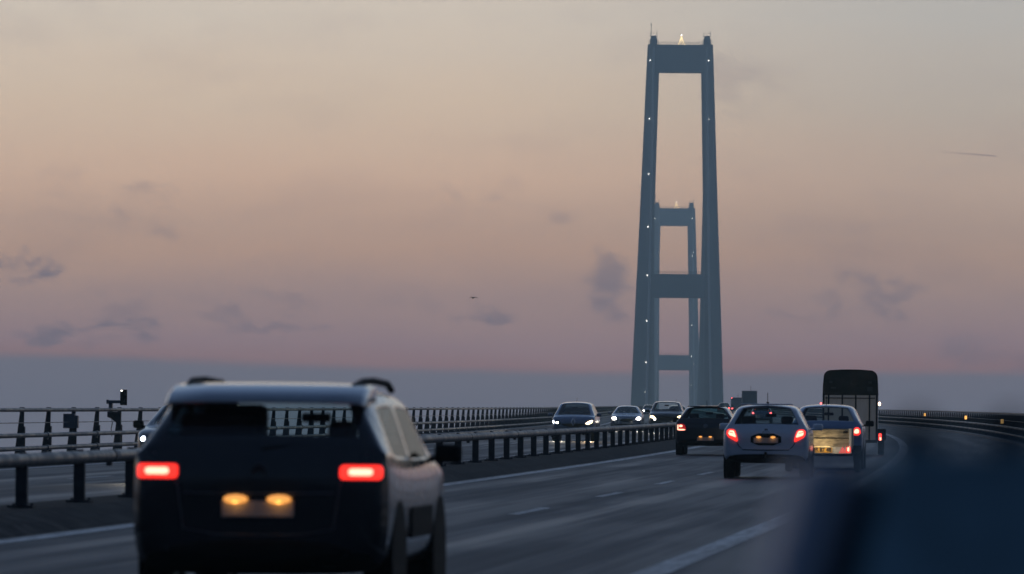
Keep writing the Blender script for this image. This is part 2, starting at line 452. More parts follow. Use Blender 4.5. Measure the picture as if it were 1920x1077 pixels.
# ---- railings
def post_mesh(side):
    # upright steel blade: inner edge vertical, outer edge spreading towards the base, with a cap clamped over the top rail
    s = side
    bm = bmesh.new()
    prof = [(0.02 * s, 0.08), (0.24 * s, 0.08), (0.10 * s, 1.18), (0.0 * s, 1.18)]
    a = [bm.verts.new((x, -0.02, z)) for x, z in prof]; b = [bm.verts.new((x, 0.02, z)) for x, z in prof]
    bm.faces.new(a); bm.faces.new(list(reversed(b)))
    for i in range(4): bm.faces.new((a[i], b[i], b[(i + 1) % 4], a[(i + 1) % 4]))
    box(bm, (0.0, 0, 0.45), (0.04, 0.13, 0.72))
    box(bm, (0.05 * s, 0, 1.255), (0.10, 0.20, 0.055), 0.01, seg=1)
    box(bm, (0.12 * s, 0, 0.105), (0.34, 0.28, 0.03))
    bmesh.ops.recalc_face_normals(bm, faces=bm.faces)
    return bm_mesh('post', bm)
def coll_mesh():
    bm = bmesh.new()
    cyl(bm, (0, -0.11, 0), (0, 0.11, 0), 0.073, seg=12)
    box(bm, (0, 0, -0.09), (0.05, 0.12, 0.05))
    return bm_mesh('collar', bm)
def rail(name, d, side, tubes, label, y_first, n_parts, y_max, shift):
    root = empty(name, P(y_first, d), label=label, cat='railing')
    inv = Vector(root.location)
    def local(v): return tuple(Vector(v) - inv)
    pm = post_mesh(side)
    pm.materials.append(M['steel_dark'])
    cm_ = coll_mesh(); cm_.materials.append(M['steel'])
    def place(me, nm, Y, dd, h):
        o = bpy.data.objects.new(nm, me); col.objects.link(o); o.parent = root
        o.location = local(P(Y, dd, h)); o.rotation_euler = (math.atan(GR), 0, -math.atan(slope(Y)))
        return o
    Y = y_first; k = 0
    while k < n_parts:
        place(pm, 'post', Y, d, 0); Y += 4.0; k += 1
    # the posts too far off to tell apart, joined
    bm = bmesh.new()
    while Y < y_max:
        p = Vector(local(P(Y, d, 0)))
        box(bm, (p.x, p.y, p.z + 0.63), (0.14, 0.04, 1.15)); Y += 4.0
    if bm.verts: 
        o = link('far_posts', bm_mesh('far_posts', bm), M['steel_dark'], root); o['kind'] = 'stuff'
    else: bm.free()
    Y = y_first + shift
    k = 0
    while k < 90:
        for (dd, h, r) in tubes[1:3]:
            place(cm_, 'collar', Y, dd, h)
        Y += 8.0; k += 1
    for i, (dd, h, r) in enumerate(tubes):
        pts = [local(P(y, dd, h)) for y in ys(YB0, y_max)]
        v, f = tube_path(pts, r, 12 if r > 0.03 else 6)
        link(('top_rail', 'tube_rail', 'tube_rail', 'wire')[i], mesh('tube', v, f, True), M['steel'], root)
    return root
Y0L = 138.8 - 4.0 * 40
rail('bridge_railing', 24.85, -1, [(24.87, 1.215, 0.048), (24.62, 0.60, 0.055), (24.62, 0.285, 0.055), (24.85, 0.90, 0.011)],
     'long steel bridge railing along the far left edge beyond the oncoming carriageway', Y0L, 300, 2300, 2.0)
Y0R = 2.2 - 36
rail('bridge_railing', -1.0, 1, [(-1.02, 1.235, 0.048), (-0.77, 0.66, 0.055), (-0.77, 0.36, 0.055), (-1.0, 0.92, 0.011)],
     'steel bridge railing with amber reflectors curving along the right edge of the bridge', Y0R, 300, 2300, 2.0)

# ---- median guard rail
def median_rail():
    d = 12.42; y_first = 66.85 - 4 * 26
    root = empty('guard_rail', P(y_first, d), label='low guard rail with one thick round tube on stout posts along the median', cat='guard rail')
    inv = Vector(root.location)
    bm = bmesh.new()
    box(bm, (0, 0, 0.44), (0.135, 0.10, 0.50)); box(bm, (0, 0, 0.212), (0.30, 0.26, 0.025)); box(bm, (0, 0, 0.845), (0.05, 0.34, 0.022), 0.006, seg=1)
    for sx_ in (-0.11, 0.11): cyl(bm, (sx_, 0.08, 0.2), (sx_, 0.08, 0.25), 0.018, seg=6)
    pm = bm_mesh('post', bm); pm.materials.append(M['steel_dark'])
    Y = y_first; k = 0
    while k < 300:
        o = bpy.data.objects.new('post', pm); col.objects.link(o); o.parent = root
        o.location = P(Y, d) - inv; o.rotation_euler = (math.atan(GR), 0, -math.atan(slope(Y))); Y += 4; k += 1
    v, f = tube_path([P(y, d, 0.755) - inv for y in ys(YB0, 2300)], 0.083, 16)
    link('tube_rail', mesh('tube', v, f, True), M['steel'], root)
    bm = bmesh.new(); cyl(bm, (0, -0.03, 0), (0, 0.03, 0), 0.089, seg=16); box(bm, (0, -0.1, -0.10), (0.06, 0.12, 0.05)); cm_ = bm_mesh('sleeve', bm); cm_.materials.append(M['steel_dark'])
    Y = 73.2 - 12 * 8
    while Y < 500:
        o = bpy.data.objects.new('sleeve', cm_); col.objects.link(o); o.parent = root
        o.location = P(Y, d, 0.755) - inv; o.rotation_euler = (math.atan(GR), 0, -math.atan(slope(Y))); Y += 12
median_rail()

# amber reflectors on the right railing, their glint put in as emission
for i, (px, Yv, lb) in enumerate(((1695, 395, 'small amber marker on the right railing, nearest the horse trailer'), (1772, 320, 'small amber marker in the middle of the right railing'), (1859, 256, 'small amber marker on the right railing, nearest the right edge'))):
    p = P(Yv, -0.85, 0.98 - i * 0.05)
    o = part('reflector', lambda bm: box(bm, (0, 0, 0), (0.13, 0.05, 0.20), 0.02), M['amber_glow'] if i < 2 else mat('dull_amber_glow', (0.5, 0.35, 0.08), 0.4, emis=(1, .6, .2), es=0.35))
    o.location = p; tag(o, lb, 'reflector', 'amber markers on the right railing')

# ---- equipment on the left railing
def signal():
    Y = 153.5; rt = empty('beacon', P(Y, 24.7), (GR, 0, -slope(Y)), 'dark upright beacon box on a bracket above the left railing', 'beacon')
    boxpart('housing', (0.10, 0, 1.55), (0.17, 0.16, 0.42), M['trim'], rt, 0.015)
    boxpart('arm', (-0.14, 0, 1.43), (0.36, 0.12, 0.085), M['cabinet'], rt, 0.01)
    boxpart('arm_end', (-0.33, 0, 1.43), (0.06, 0.16, 0.11), M['cabinet'], rt, 0.01)
    boxpart('stem', (-0.25, 0, 1.27), (0.10, 0.10, 0.28), M['cabinet'], rt)
    bm = bmesh.new()
    prof = [(-0.34, 1.16), (0.02, 1.16), (0.02, 0.30), (-0.13, 0.30), (-0.09, 0.86), (-0.24, 0.98), (-0.34, 1.02)]
    a = [bm.verts.new((x, -0.03, z)) for x, z in prof]; b = [bm.verts.new((x, 0.03, z)) for x, z in prof]
    bm.faces.new(a); bm.faces.new(list(reversed(b)))
    for i in range(len(prof)): bm.faces.new((a[i], b[i], b[(i + 1) % len(prof)], a[(i + 1) % len(prof)]))
    bmesh.ops.recalc_face_normals(bm, faces=bm.faces)
    link('bracket', bm_mesh('bracket', bm), M['steel_dark'], rt)
    part('lamp', lambda bm: ball(bm, (0.055, -0.09, 1.73), 0.022), M['tower_lamp'], rt)
    v, f = tube_path([(0.13, -0.085, 1.70), (0.17, -0.10, 1.62), (0.16, -0.10, 1.52), (0.12, -0.085, 1.44)], 0.012, 6)
    link('cable', mesh('cable', v, f, True), M['steel'], rt)
    v, f = tube_path([(-0.22, -0.02, 1.0), (-0.20, -0.03, 0.85), (-0.23, -0.03, 0.7), (-0.21, -0.02, 0.5)], 0.012, 6)
    link('cable', mesh('cable', v, f, True), M['trim'], rt)
signal()
def cabinet():
    Y = 145.8; rt = empty('control_cabinet', P(Y, 24.75), (GR, 0, -slope(Y)), 'small grey cabinet with a hinged door mounted on the left railing', 'cabinet')
    boxpart('housing', (-0.10, 0, 0.93), (0.30, 0.22, 0.37), M['cabinet'], rt, 0.012)
    boxpart('door', (0.09, 0, 0.91), (0.07, 0.20, 0.32), M['cabinet'], rt, 0.01)
    bm = bmesh.new(); box(bm, (0.05, 0, 0.50), (0.06, 0.06, 0.52)); cyl(bm, (-0.06, 0, 0.76), (0.05, 0, 0.45), 0.02, seg=6)
    link('bracket', bm_mesh('bracket', bm), M['steel_dark'], rt)
cabinet()

# ------------------------------------------------------------------ suspension bridge
AX0, AXS = 3.8, 0.0279
def tower(Y, label, dk):
    X = AX0 + AXS * Y - (1.6 if dk else 0)
    root = empty('bridge_tower', (X, Y, 0), (0, 0, -math.atan(AXS)), label, 'tower', 'towers of the suspension bridge')
    k = 0.2719
    # half widths (outer, inner) by height
    lv = [(0, 27.0, 14.6), (50, 24.6, 13.9), (72, 23.6, 13.5), (125, 21.6, 13.0), (137, 21.1, 12.8), (162, 20.1, 12.5), (240, 17.2, 10.7), (254, 16.6, 10.4)]
    D = 6.0
    for s in (-1, 1):
        vs = []; fs = []
        for (z, wo_, wi) in lv:
            ch = 2.2 * (0.55 + 0.45 * (254 - z) / 254)
            dpt = D * (1.25 - 0.35 * z / 254)
            prof = [(wo_, dpt - 0.8), (wo_, -dpt + 0.8), (wo_ - 0.8, -dpt), (wi + ch, -dpt), (wi + ch, -dpt + 1.3), (wi, -dpt + 1.3), (wi, dpt - 1.3), (wi + ch, dpt - 1.3), (wi + ch, dpt), (wo_ - 0.8, dpt)]
            for x, y in prof: vs.append((s * x, y, z))
        n = 10
        for i in range(len(lv) - 1):
            for q in range(n):
                q2 = (q + 1) % n
                f = (i * n + q, i * n + q2, (i + 1) * n + q2, (i + 1) * n + q)
                fs.append(f if s < 0 else tuple(reversed(f)))
        top = tuple(range((len(lv) - 1) * n, len(lv) * n)); fs.append(top if s > 0 else tuple(reversed(top)))
        link('leg', mesh('leg', vs, fs), M['tower'], root)
        # saddle housing with its own rails and masts
        h = part('saddle_housing', lambda bm: (box(bm, (s * 13.6, 0, 255.6), (3.9, 7, 3.2), 0.5), box(bm, (s * 13.6, 0, 257.5), (2.9, 5.5, 2.2), 0.3)), M['tower'], root)
        def spikes(bm):
            for q in range(7):
                a_ = 2.4 * (q / 3 - 1)
                cyl(bm, (s * 13.6 + a_, -3.6, 254), (s * 13.6 + a_, -3.6, 256.4 + (q % 3) * 0.5), 0.09, seg=5)
            for hh in (258.2, 259.8):
                cyl(bm, (s * 13.6 - 2.2, -2.8, hh), (s * 13.6 + 2.2, -2.8, hh), 0.07, seg=5)
            cyl(bm, (s * 13.6 + 1.6, -2.8, 258), (s * 13.6 + 1.6, -2.8, 261.2), 0.1, seg=5)
            cyl(bm, (s * 13.6 - 1.7, -2.8, 258), (s * 13.6 - 1.7, -2.8, 260.2), 0.1, seg=5)
        part('access_rail', spikes, M['steel_dark'], h)
    def beam(z0, z1, w_, dpt):
        return lambda bm: box(bm, (0, 0, (z0 + z1) / 2), (w_ * 2, dpt * 2, z1 - z0))
    part('upper_crossbeam', beam(240, 253.9, 11.6, 4.7), M['tower'], root)
    part('lower_crossbeam', beam(125.2, 137.1, 14.2, 5.2), M['tower'], root)
    part('deck_crossbeam', beam(52, 58, 14.5, 5.0), M['tower'], root)
    def hr(z, w_):
        def fn(bm):
            n = 22
            for q in range(n + 1):
                x = -w_ + 2 * w_ * q / n
                cyl(bm, (x, -4.9, z), (x, -4.9, z + 1.3), 0.06, seg=4)
            for hh in (0.7, 1.3): cyl(bm, (-w_, -4.9, z + hh), (w_, -4.9, z + hh), 0.06, seg=4)
        return fn
    part('handrail', hr(137.1, 12.5), M['steel_dark'], root)
    part('handrail', hr(253.9, 11.0), M['steel_dark'], root)
    part('mast', lambda bm: (cyl(bm, (-14.9, 0, 259), (-14.9, 0, 264.4), 0.13, seg=6), ball(bm, (-14.9, 0, 264.6), 0.42, 8)), M['steel_dark'], root)
    part('maintenance_door', lambda bm: box(bm, (-17.6, -7.15, 62.8), (6.4, 0.5, 5.0)), M['girder'], root)
    # aviation / inspection lamps on the legs
    bm = bmesh.new(); ball(bm, (0, 0, 0), 0.25, 8); lm = bm_mesh('lamp', bm); lm.materials.append(M['tower_lamp'])
    for z in (245.8, 216, 187.8, 161, 136.3, 113, 92, 77):
        for s in (-1, 1):
            if s > 0 and z < 80: continue
            for (a, b) in zip(lv[:-1], lv[1:]):
                if a[0] <= z <= b[0]:
                    u = (z - a[0]) / (b[0] - a[0]); mid = (a[1] + (b[1] - a[1]) * u) - 2.4
            mid = {-1: 14.9, 1: 14.4}[s] + (245.8 - z) * 0.004 + (0.4 if s < 0 else 0)
            o = bpy.data.objects.new('lamp', lm); col.objects.link(o); o.parent = root; o.location = (s * mid, -6.0 * (1.27 - 0.35 * z / 254) - 0.25, z)
    return root
tower(2900, 'nearer and larger bridge tower with two legs and two crossbeams in dusk haze', 0)
tower(4524, 'farther and smaller bridge tower seen through the legs of the nearer one', 1)

def light_tree(Y, label):
    X = AX0 + AXS * Y
    root = empty('christmas_tree', (X + (0.6 if Y < 3000 else 0.2), Y, 253.9), (0, 0, 0), label, 'light tree', 'light trees on the tower tops')
    bmw = bmesh.new()
    cyl(bmw, (0, 0, 0), (0, 0, 4.9), 0.06, seg=5)
    link('pole', bm_mesh('pole', bmw), M['steel_dark'], root)
    part('star', lambda bm: ball(bm, (0, 0, 5.2), 0.26, 8), M['star_lamp'], root)
    rnd = random.Random(int(Y))
    n = 7
    for q in range(n):
        a = 2 * PI * q / n + 0.3
        bm = bmesh.new()
        r_ = 2.1
        pts = []
        for i in range(9):
            u = i / 8
            pts.append((math.cos(a) * r_ * u ** 1.25, math.sin(a) * r_ * u ** 1.25, 4.8 * (1 - u)))
        v, f = tube_path(pts, 0.035, 4)
        st = link('light_string', mesh('light_string', v, f), M['string_lamp'], root)
        bm2 = bmesh.new()
        for i in range(1, 9):
            ball(bm2, (pts[i][0] + rnd.uniform(-.1, .1), pts[i][1], max(0.2, pts[i][2] + rnd.uniform(-.2, .2))), 0.12, 6)
        link('bulbs', bm_mesh('bulbs', bm2), M['string_lamp'], st)
light_tree(2900, 'golden light tree on top of the nearer bridge tower')
light_tree(4524, 'tiny golden light tree on top of the farther bridge tower')

def deck_z(Y): return Zr(Y)
def cable(s, label):
    off = 13.5
    def XY(Y): return (AX0 + AXS * Y + s * off, Y)
    mid = 2900 + 812
    def cz(Y):
        if 2900 <= Y <= 4524:
            zl = deck_z(mid) + 4; u = (Y - mid) / 812
            return zl + (255.5 - zl) * u * u
        if Y < 2900: 
            u = (2900 - Y) / 535; ze = deck_z(2365) + 2
            return 255.5 + (ze - 255.5) * u - 4 * 18 * u * (1 - u)
        u = (Y - 4524) / 535; ze = deck_z(5059) + 2
        return 255.5 + (ze - 255.5) * u - 4 * 18 * u * (1 - u)
    Ys = [2365 + 13.4 * i for i in range(202)]
    pts = [(*XY(y), cz(y)) for y in Ys if y <= 5059]
    root = empty('main_cable', pts[0], label=label, cat='suspension cable', group='main cables of the suspension bridge')
    v, f = tube_path([tuple(Vector(p) - Vector(pts[0])) for p in pts], 0.52, 8)
    link('cable', mesh('cable', v, f, True), M['cable'], root)
    bm = bmesh.new(); Y = 2365 + 48
    while Y < 5030:
        if abs(Y - 2900) > 8 and abs(Y - 4524) > 8 and cz(Y) - deck_z(Y) > 2:
            x, y = XY(Y); p0 = pts[0]
            for q in (-0.3, 0.3):
                cyl(bm, (x - p0[0] , y - p0[1] + q, deck_z(Y) - p0[2]), (x - p0[0], y - p0[1] + q, cz(Y) - p0[2]), 0.13, seg=4, caps=False)
        Y += 24
    o = link('hangers', bm_mesh('hangers', bm), M['cable'], root); o['kind'] = 'stuff'
    bm = bmesh.new(); ball(bm, (0, 0, 0), 0.20, 6); lm = bm_mesh('lamp', bm); lm.materials.append(M['tower_lamp'])
    for Y in range(2990, 4500, 96):
        o = bpy.data.objects.new('cable_lamp', lm); col.objects.link(o); o.parent = root
        x, y = XY(Y); o.location = (x - pts[0][0], y - pts[0][1] - 0.5, cz(Y) + 0.3 - pts[0][2])
cable(1, 'right main cable with hangers sweeping down between the towers')
cable(-1, 'left main cable with hangers close beside the left tower legs')

# ------------------------------------------------------------------ vehicles
RIGS = {}
def wheel_meshes(r, wd):
    bm = bmesh.new()
    seg = 28
    prof = [(r * 0.66, -wd / 2 + 0.01), (r * 0.93, -wd / 2), (r * 0.985, -wd / 2 + 0.03), (r, -wd / 4), (r, wd / 4), (r * 0.985, wd / 2 - 0.03), (r * 0.93, wd / 2), (r * 0.66, wd / 2 - 0.01)]
    vs = []
    for k in range(seg):
        a = 2 * PI * k / seg
        vs.append([bm.verts.new((x, math.cos(a) * q, math.sin(a) * q)) for q, x in prof])
    for k in range(seg):
        for i in range(len(prof)):
            i2 = (i + 1) % len(prof)
            bm.faces.new((vs[k][i], vs[k][i2], vs[(k + 1) % seg][i2], vs[(k + 1) % seg][i]))
    bmesh.ops.recalc_face_normals(bm, faces=bm.faces)
    ty = bm_mesh('tyre', bm, True); ty.materials.append(M['rubber'])
    bm = bmesh.new()
    cyl(bm, (-wd / 2 + 0.03, 0, 0), (wd / 2 - 0.03, 0, 0), r * 0.22, seg=12)
    for k in range(5):
        a = 2 * PI * k / 5
        for s in (-1, 1):
            box(bm, (s * (wd / 2 - 0.035), 0, r * 0.42), (0.03, r * 0.16, r * 0.55), 0, None)
        bmesh.ops.rotate(bm, verts=bm.verts, cent=(0, 0, 0), matrix=Matrix.Rotation(2 * PI / 5, 3, 'X'))
    cyl(bm, (-0.02, 0, 0), (0.02, 0, 0), r * 0.66, seg=24)
    ri = bm_mesh('rim', bm); ri.materials.append(M['rim'])
    return ty, ri

def smooth_poly(pts, it=2):
    for _ in range(it):
        out = []
        for i in range(len(pts)):
            a = pts[i]; b = pts[(i + 1) % len(pts)]
            out.append((a[0] * .75 + b[0] * .25, a[1] * .75 + b[1] * .25)); out.append((a[0] * .25 + b[0] * .75, a[1] * .25 + b[1] * .75))
        pts = out
    return pts
def rect(cx, cz, w_, h_): return [(cx - w_ / 2, cz - h_ / 2), (cx + w_ / 2, cz - h_ / 2), (cx + w_ / 2, cz + h_ / 2), (cx - w_ / 2, cz + h_ / 2)]
def rrect(cx, cz, w_, h_, r):
    out = []
    for sx_, sz_, a0 in ((1, 1, 0), (-1, 1, 1), (-1, -1, 2), (1, -1, 3)):
        for k in range(5):
            a = (a0 + k / 4) * PI / 2
            out.append((cx + sx_ * (w_ / 2 - r) + r * math.cos(a), cz + sz_ * (h_ / 2 - r) + r * math.sin(a)))
    return out
def mirror(p): return [(-x, z) for x, z in reversed(p)]

class Car:
    """shell lofted through stations along the car; y = 0 at the rear bumper, +y is forward"""
    def __init__(s, name, c, label, cat='car', group=None):
        s.c = c; L, W, H = c['L'], c['W'], c['H']; hw = W / 2
        s.L, s.W, s.H = L, W, H
        s.root = empty(name, label=label, cat=cat, group=group)
        belt, bon, gc = c['belt'], c['bonnet'], c['gc']
        g0, g1, w1, w0 = c['g0'], c['g1'], c['w1'], c['w0']
        wr = c['wroof'] / 2
        rb = c.get('rbelt', belt)
        tail = c.get('tail')           # boot lid length for saloons
        st = []  # (y, hw_scale, zb, zbelt, ztop, roof half-width or None)
        st.append((0.0, .86, gc + .12, rb - .22, rb - .16, None))
        st.append((0.03, .945, gc + .04, rb - .10, rb - .05, None))
        st.append((0.11, .985, gc, rb - .02, rb + .03, None))
        if tail:
            st.append((0.30, 1.0, gc - .02, rb, rb + .05, None)); st.append((g0 - .05, 1.0, gc - .02, rb, rb + .06, None))
        n_g0 = len(st)
        st.append((g0, 1.0, gc - .02, rb, rb + .07, None))
        st.append((g0 + .05, 1.0, gc - .02, rb, rb + .12, ('f', .12)))
        st.append((g1 - .07, 1.0, gc - .02, rb, H - .055, wr - .02))
        n_g1 = len(st)
        st.append((g1, 1.0, gc - .02, rb, H - .03, wr - .01))
        st.append((g1 + .16, 1.0, gc - .02, (rb + belt) / 2, H - .01, wr))
        n_s0 = len(st) - 1
        b1 = g1 + .16 + (w1 - g1 - .16) * .46
        st.append((b1 - .04, 1.0, gc - .02, belt, H, wr)); st.append((b1 + .05, 1.0, gc - .02, belt, H, wr))
        n_b = len(st) - 2
        st.append((w1 - .06, 1.0, gc - .02, belt, H - .03, wr))
        n_w1 = len(st)
        st.append((w1, 1.0, gc - .02, belt, H - .06, wr - .01))
        st.append((w0 - .08, 1.0, gc - .02, belt - .01, belt + .06, ('f', .10)))
        n_w0 = len(st)
        st.append((w0, 1.0, gc - .02, belt - .02, belt + .03, None))
        st.append((w0 + (L - w0) * .45, .99, gc - .02, belt - .06, bon + .01, None))
        st.append((L - .28, .97, gc, bon - .12, bon - .04, None))
        st.append((L - .10, .90, gc + .02, bon - .24, bon - .15, None))
        st.append((L, .74, gc + .08, bon - .34, bon - .28, None))
        s.st = st
        rows = []
        for (y, k, zb, zbl, zt, wq) in st:
            h_ = hw * k
            if wq is None or isinstance(wq, tuple):
                e = zt - zbl
                r = [(0, zb), (h_ * .72, zb), (h_ * .95, zb + .05), (h_ * .99, zb + (zbl - zb) * .30), (h_ * 1.0, zb + (zbl - zb) * .62), (h_ * .985, zbl), (h_ * .965, zbl + e * .25), (h_ * .93, zbl + e * .55), (h_ * .89, zbl + e * .8), (h_ * .78, zt), (0, zt + .025)]
                if isinstance(wq, tuple): r = [(x * (1 - .0), z) for x, z in r]
            else:
                hh = zt - zbl
                r = [(0, zb), (h_ * .72, zb), (h_ * .95, zb + .05), (h_ * .99, zb + (zbl - zb) * .30), (h_ * 1.0, zb + (zbl - zb) * .62), (h_ * .975, zbl), (h_ * .955, zbl + .035),
                     (wq + .035 + (h_ * .955 - wq) * .12, zt - .13), (wq + .01, zt - .06), (wq - .09, zt - .005), (0, zt + .025)]
            rows.append([(x, y, z) for x, z in r])
        nr = 11; ring = []
        verts = []
        idx = []
        for r in rows:
            line_ = []
            for i in range(nr): verts.append(r[i]); line_.append(len(verts) - 1)
            for i in range(nr - 2, 0, -1): verts.append((-r[i][0], r[i][1], r[i][2])); line_.append(len(verts) - 1)
            idx.append(line_)
        n = len(idx[0]); faces = []; mi = []
        for a in range(len(idx) - 1):
            for k in range(n):
                k2 = (k + 1) % n
                faces.append((idx[a][k], idx[a][k2], idx[a + 1][k2], idx[a + 1][k]))
                rk = k if k < nr - 1 else n - 1 - k   # row interval index 0..9
                m_ = 0
                right = k < nr - 1
                if rk in (0, 1): m_ = 5
                if rk == 9 and n_g0 <= a < n_g1 - 0 and a == n_g0 + 1: m_ = 1
                if rk == 9 and a == n_w1: m_ = 2
                if rk == 6 and (n_s0 <= a < n_b or n_b < a < n_w1 - 0) and a != n_b: m_ = 3 if right else 4
                if c.get('tailm') and m_ == 0 and a < n_g0 + 2 and not (a >= n_g0 and rk < 6): m_ = 6
                mi.append(m_)
        # caps
        for e, rev in ((0, False), (len(idx) - 1, True)):
            for i in range(0, nr - 1):
                lft = lambda q: idx[e][q] if q in (0, nr - 1) else idx[e][n - q]
                a_, b_ = idx[e][i], idx[e][i + 1]; c_, d_ = lft(i + 1), lft(i)
                q = [a_, b_, c_, d_]
                q2 = []
                for v in q:
                    if v not in q2: q2.append(v)
                if rev: q2.reverse()
                faces.append(tuple(reversed(q2))); mi.append(5 if i < 2 else (6 if c.get('tailm') and not rev else 0))
        me = mesh('shell', verts, faces, True)
        for p, m_ in zip(me.polygons, mi): p.material_index = m_
        # crease the window edges a little
        slots = [c['paint'], c.get('rglass', M['glass_dark']), M['glass_clear'], c.get('sglass', M['glass']), c.get('sglass', M['glass']), M['trim'], c.get('tailm') or M['trim']]
        for q in slots: me.materials.append(q)
        tmp = bpy.data.objects.new('tmp', me); col.objects.link(tmp)
        md = tmp.modifiers.new('s', 'SUBSURF'); md.levels = 2; md.render_levels = 2
        bm = bmesh.new(); bm.from_mesh(me)
        bmesh.ops.recalc_face_normals(bm, faces=bm.faces)
        cl = bm.edges.layers.float.new('crease_edge')
        for e in bm.edges:
            if len(e.link_faces) == 2 and e.link_faces[0].material_index != e.link_faces[1].material_index and 5 not in (e.link_faces[0].material_index, e.link_faces[1].material_index):
                e[cl] = 0.75
        cv = bm.verts.layers.float.new('crease_vert')
        for v in bm.verts:
            g = [f for f in v.link_faces if f.material_index in (1, 2, 3, 4)]
            if len(g) == 1 and len(v.link_faces) == 4: v[cv] = 0.62
        bm.to_mesh(me); bm.free()
        dg = bpy.context.evaluated_depsgraph_get(); dg.update()
        ev = tmp.evaluated_get(dg); em = bpy.data.meshes.new_from_object(ev)
        V = [v.co.copy() for v in em.vertices]
        PF = [tuple(p.vertices) for p in em.polygons]; PM = [p.material_index for p in em.polygons]
        bpy.data.objects.remove(tmp)
        s.bvh = BVHTree.FromPolygons(V, PF)
        s.parts = {}
        for mid, nm in ((0, 'body'), (1, 'rear_window'), (2, 'windscreen'), (3, 'side_window'), (4, 'side_window'), (5, 'underbody'), (6, 'tailgate')):
            sel = [f for f, q in zip(PF, PM) if q == mid]
            if not sel: continue
            mp = {}; vv = []
            ff = []
            for f in sel:
                g = []
                for v in f:
                    if v not in mp: mp[v] = len(vv); vv.append(V[v])
                    g.append(mp[v])
                ff.append(tuple(g))
            o = link(nm, mesh(nm, vv, ff, True), [slots[mid], M['liner']] if mid == 0 else slots[mid], s.root)
            if mid == 0:
                sd = o.modifiers.new('thickness', 'SOLIDIFY'); sd.thickness = 0.025; sd.offset = -1; sd.material_offset = 1; sd.material_offset_rim = 0
            s.parts[mid] = o
        s.body = s.parts[0]
        # wheels
        r = c['wr']; ty, ri = wheel_meshes(r, c.get('ww', .205))
        arch = bmesh.new()
        cyl(arch, (-0.02, 0, 0), (0.02, 0, 0), r + c.get('arch', .055), seg=28)
        am = bm_mesh('wheel_arch', arch); am.materials.append(M['trim'])
        for sx_ in (-1, 1):
            for y in (c.get('ya', .72), L - c.get('yf', .86)):
                wh = empty('wheel', (sx_ * (hw - .115), y, r), parent=s.root)
                o = bpy.data.objects.new('tyre', ty); col.objects.link(o); o.parent = wh
                o = bpy.data.objects.new('rim', ri); col.objects.link(o); o.parent = wh
                o = bpy.data.objects.new('wheel_arch', am); col.objects.link(o); o.parent = s.root; o.location = (sx_ * (hw - .022), y, r + .03)
        # mirrors
        for sx_ in (-1, 1):
            def mf(bm):
                vs = box(bm, (sx_ * (hw + .10), w0 - .38, belt + .07), (.20, .09, .14), .04, seg=3)
                cyl(bm, (sx_ * (hw - .06), w0 - .36, belt + .02), (sx_ * (hw + .04), w0 - .38, belt + .04), .022, seg=8)
            part('door_mirror', mf, c.get('mirror', M['trim']), s.root, True)
        # cabin: floor, seats with headrests, dashboard, steering wheel
        part('dashboard', lambda bm: box(bm, (0, w0 - .32, belt - .12), (W * .82, .42, .22), .08), M['interior'], s.root)
        part('cabin_floor', lambda bm: box(bm, (0, (g0 + w0) / 2 + .1, gc + .12), (W * .84, (w0 - g0) * .92, .05)), M['interior'], s.root)
        v, f = tube_path([(-.38 + .18 * math.cos(a), w0 - .62 - .05 * math.sin(a), belt - .02 + .18 * math.sin(a)) for a in [2 * PI * k / 16 for k in range(17)]], .016, 6)
        link('steering_wheel', mesh('steering_wheel', v, f, True), M['trim'], s.root)
        def seat(x, y, wd, heads):
            def fn(bm):
                box(bm, (x, y + .22, gc + .32), (wd, .5, .16), .05)
                box(bm, (x, y, gc + .54), (wd, .13, .50), .06)
            o = part('seat', fn, M['interior'], s.root, False)
            for hx in heads:
                part('headrest', lambda bm: box(bm, (hx, y - .02, gc + .86), (.24, .10, .15), .05, seg=3), M['interior'], o, True)
        seat(-.38, b1 - .05, .50, [-.38]); seat(.38, b1 - .05, .50, [.38])
        seat(0, g1 + .18, W * .70, [-.40, .40])
        part('rear_mirror', lambda bm: box(bm, (0, w1 + .22, H - .22), (.22, .03, .07), .02), M['trim'], s.root)
    def ray(s, x, z, rear=True):
        o = Vector((x, -2 if rear else s.L + 2, z)); d = Vector((0, 1 if rear else -1, 0))
        for t_ in (1, .99, .98, .96, .94, .9, .85):
            h, nn, i, dist = s.bvh.ray_cast(Vector((x * t_, o.y, z)), d)
            if h is not None: return h.y, x * t_
        return (0.1 if rear else s.L - .1), x
    def patch(s, name, pts, m, rear=True, t=.012, parent=None, it=2, inset=.94, nosmooth=False):
        pts = smooth_poly(pts, it) if it else pts
        n = len(pts); cx = sum(p[0] for p in pts) / n; cz = sum(p[1] for p in pts) / n
        sg = -1 if rear else 1
        vs = []; fs = []
        for k, (q, tt) in enumerate(((1.0, -.012), (1.0, t * .6), (inset, t), (.55, t), (.2, t))):
            for x, z in pts:
                X_, Z_ = cx + (x - cx) * q, cz + (z - cz) * q
                y, xx = s.ray(X_, Z_, rear); vs.append((xx, y + sg * tt, Z_))
        for k in range(4):
            for i in range(n):
                j = (i + 1) % n
                f = (k * n + i, k * n + j, (k + 1) * n + j, (k + 1) * n + i)
                fs.append(f if rear else tuple(reversed(f)))
        f = tuple(range(4 * n, 5 * n)); fs.append(f if rear else tuple(reversed(f)))
        return link(name, mesh(name, vs, fs, not nosmooth), m, parent or s.root)
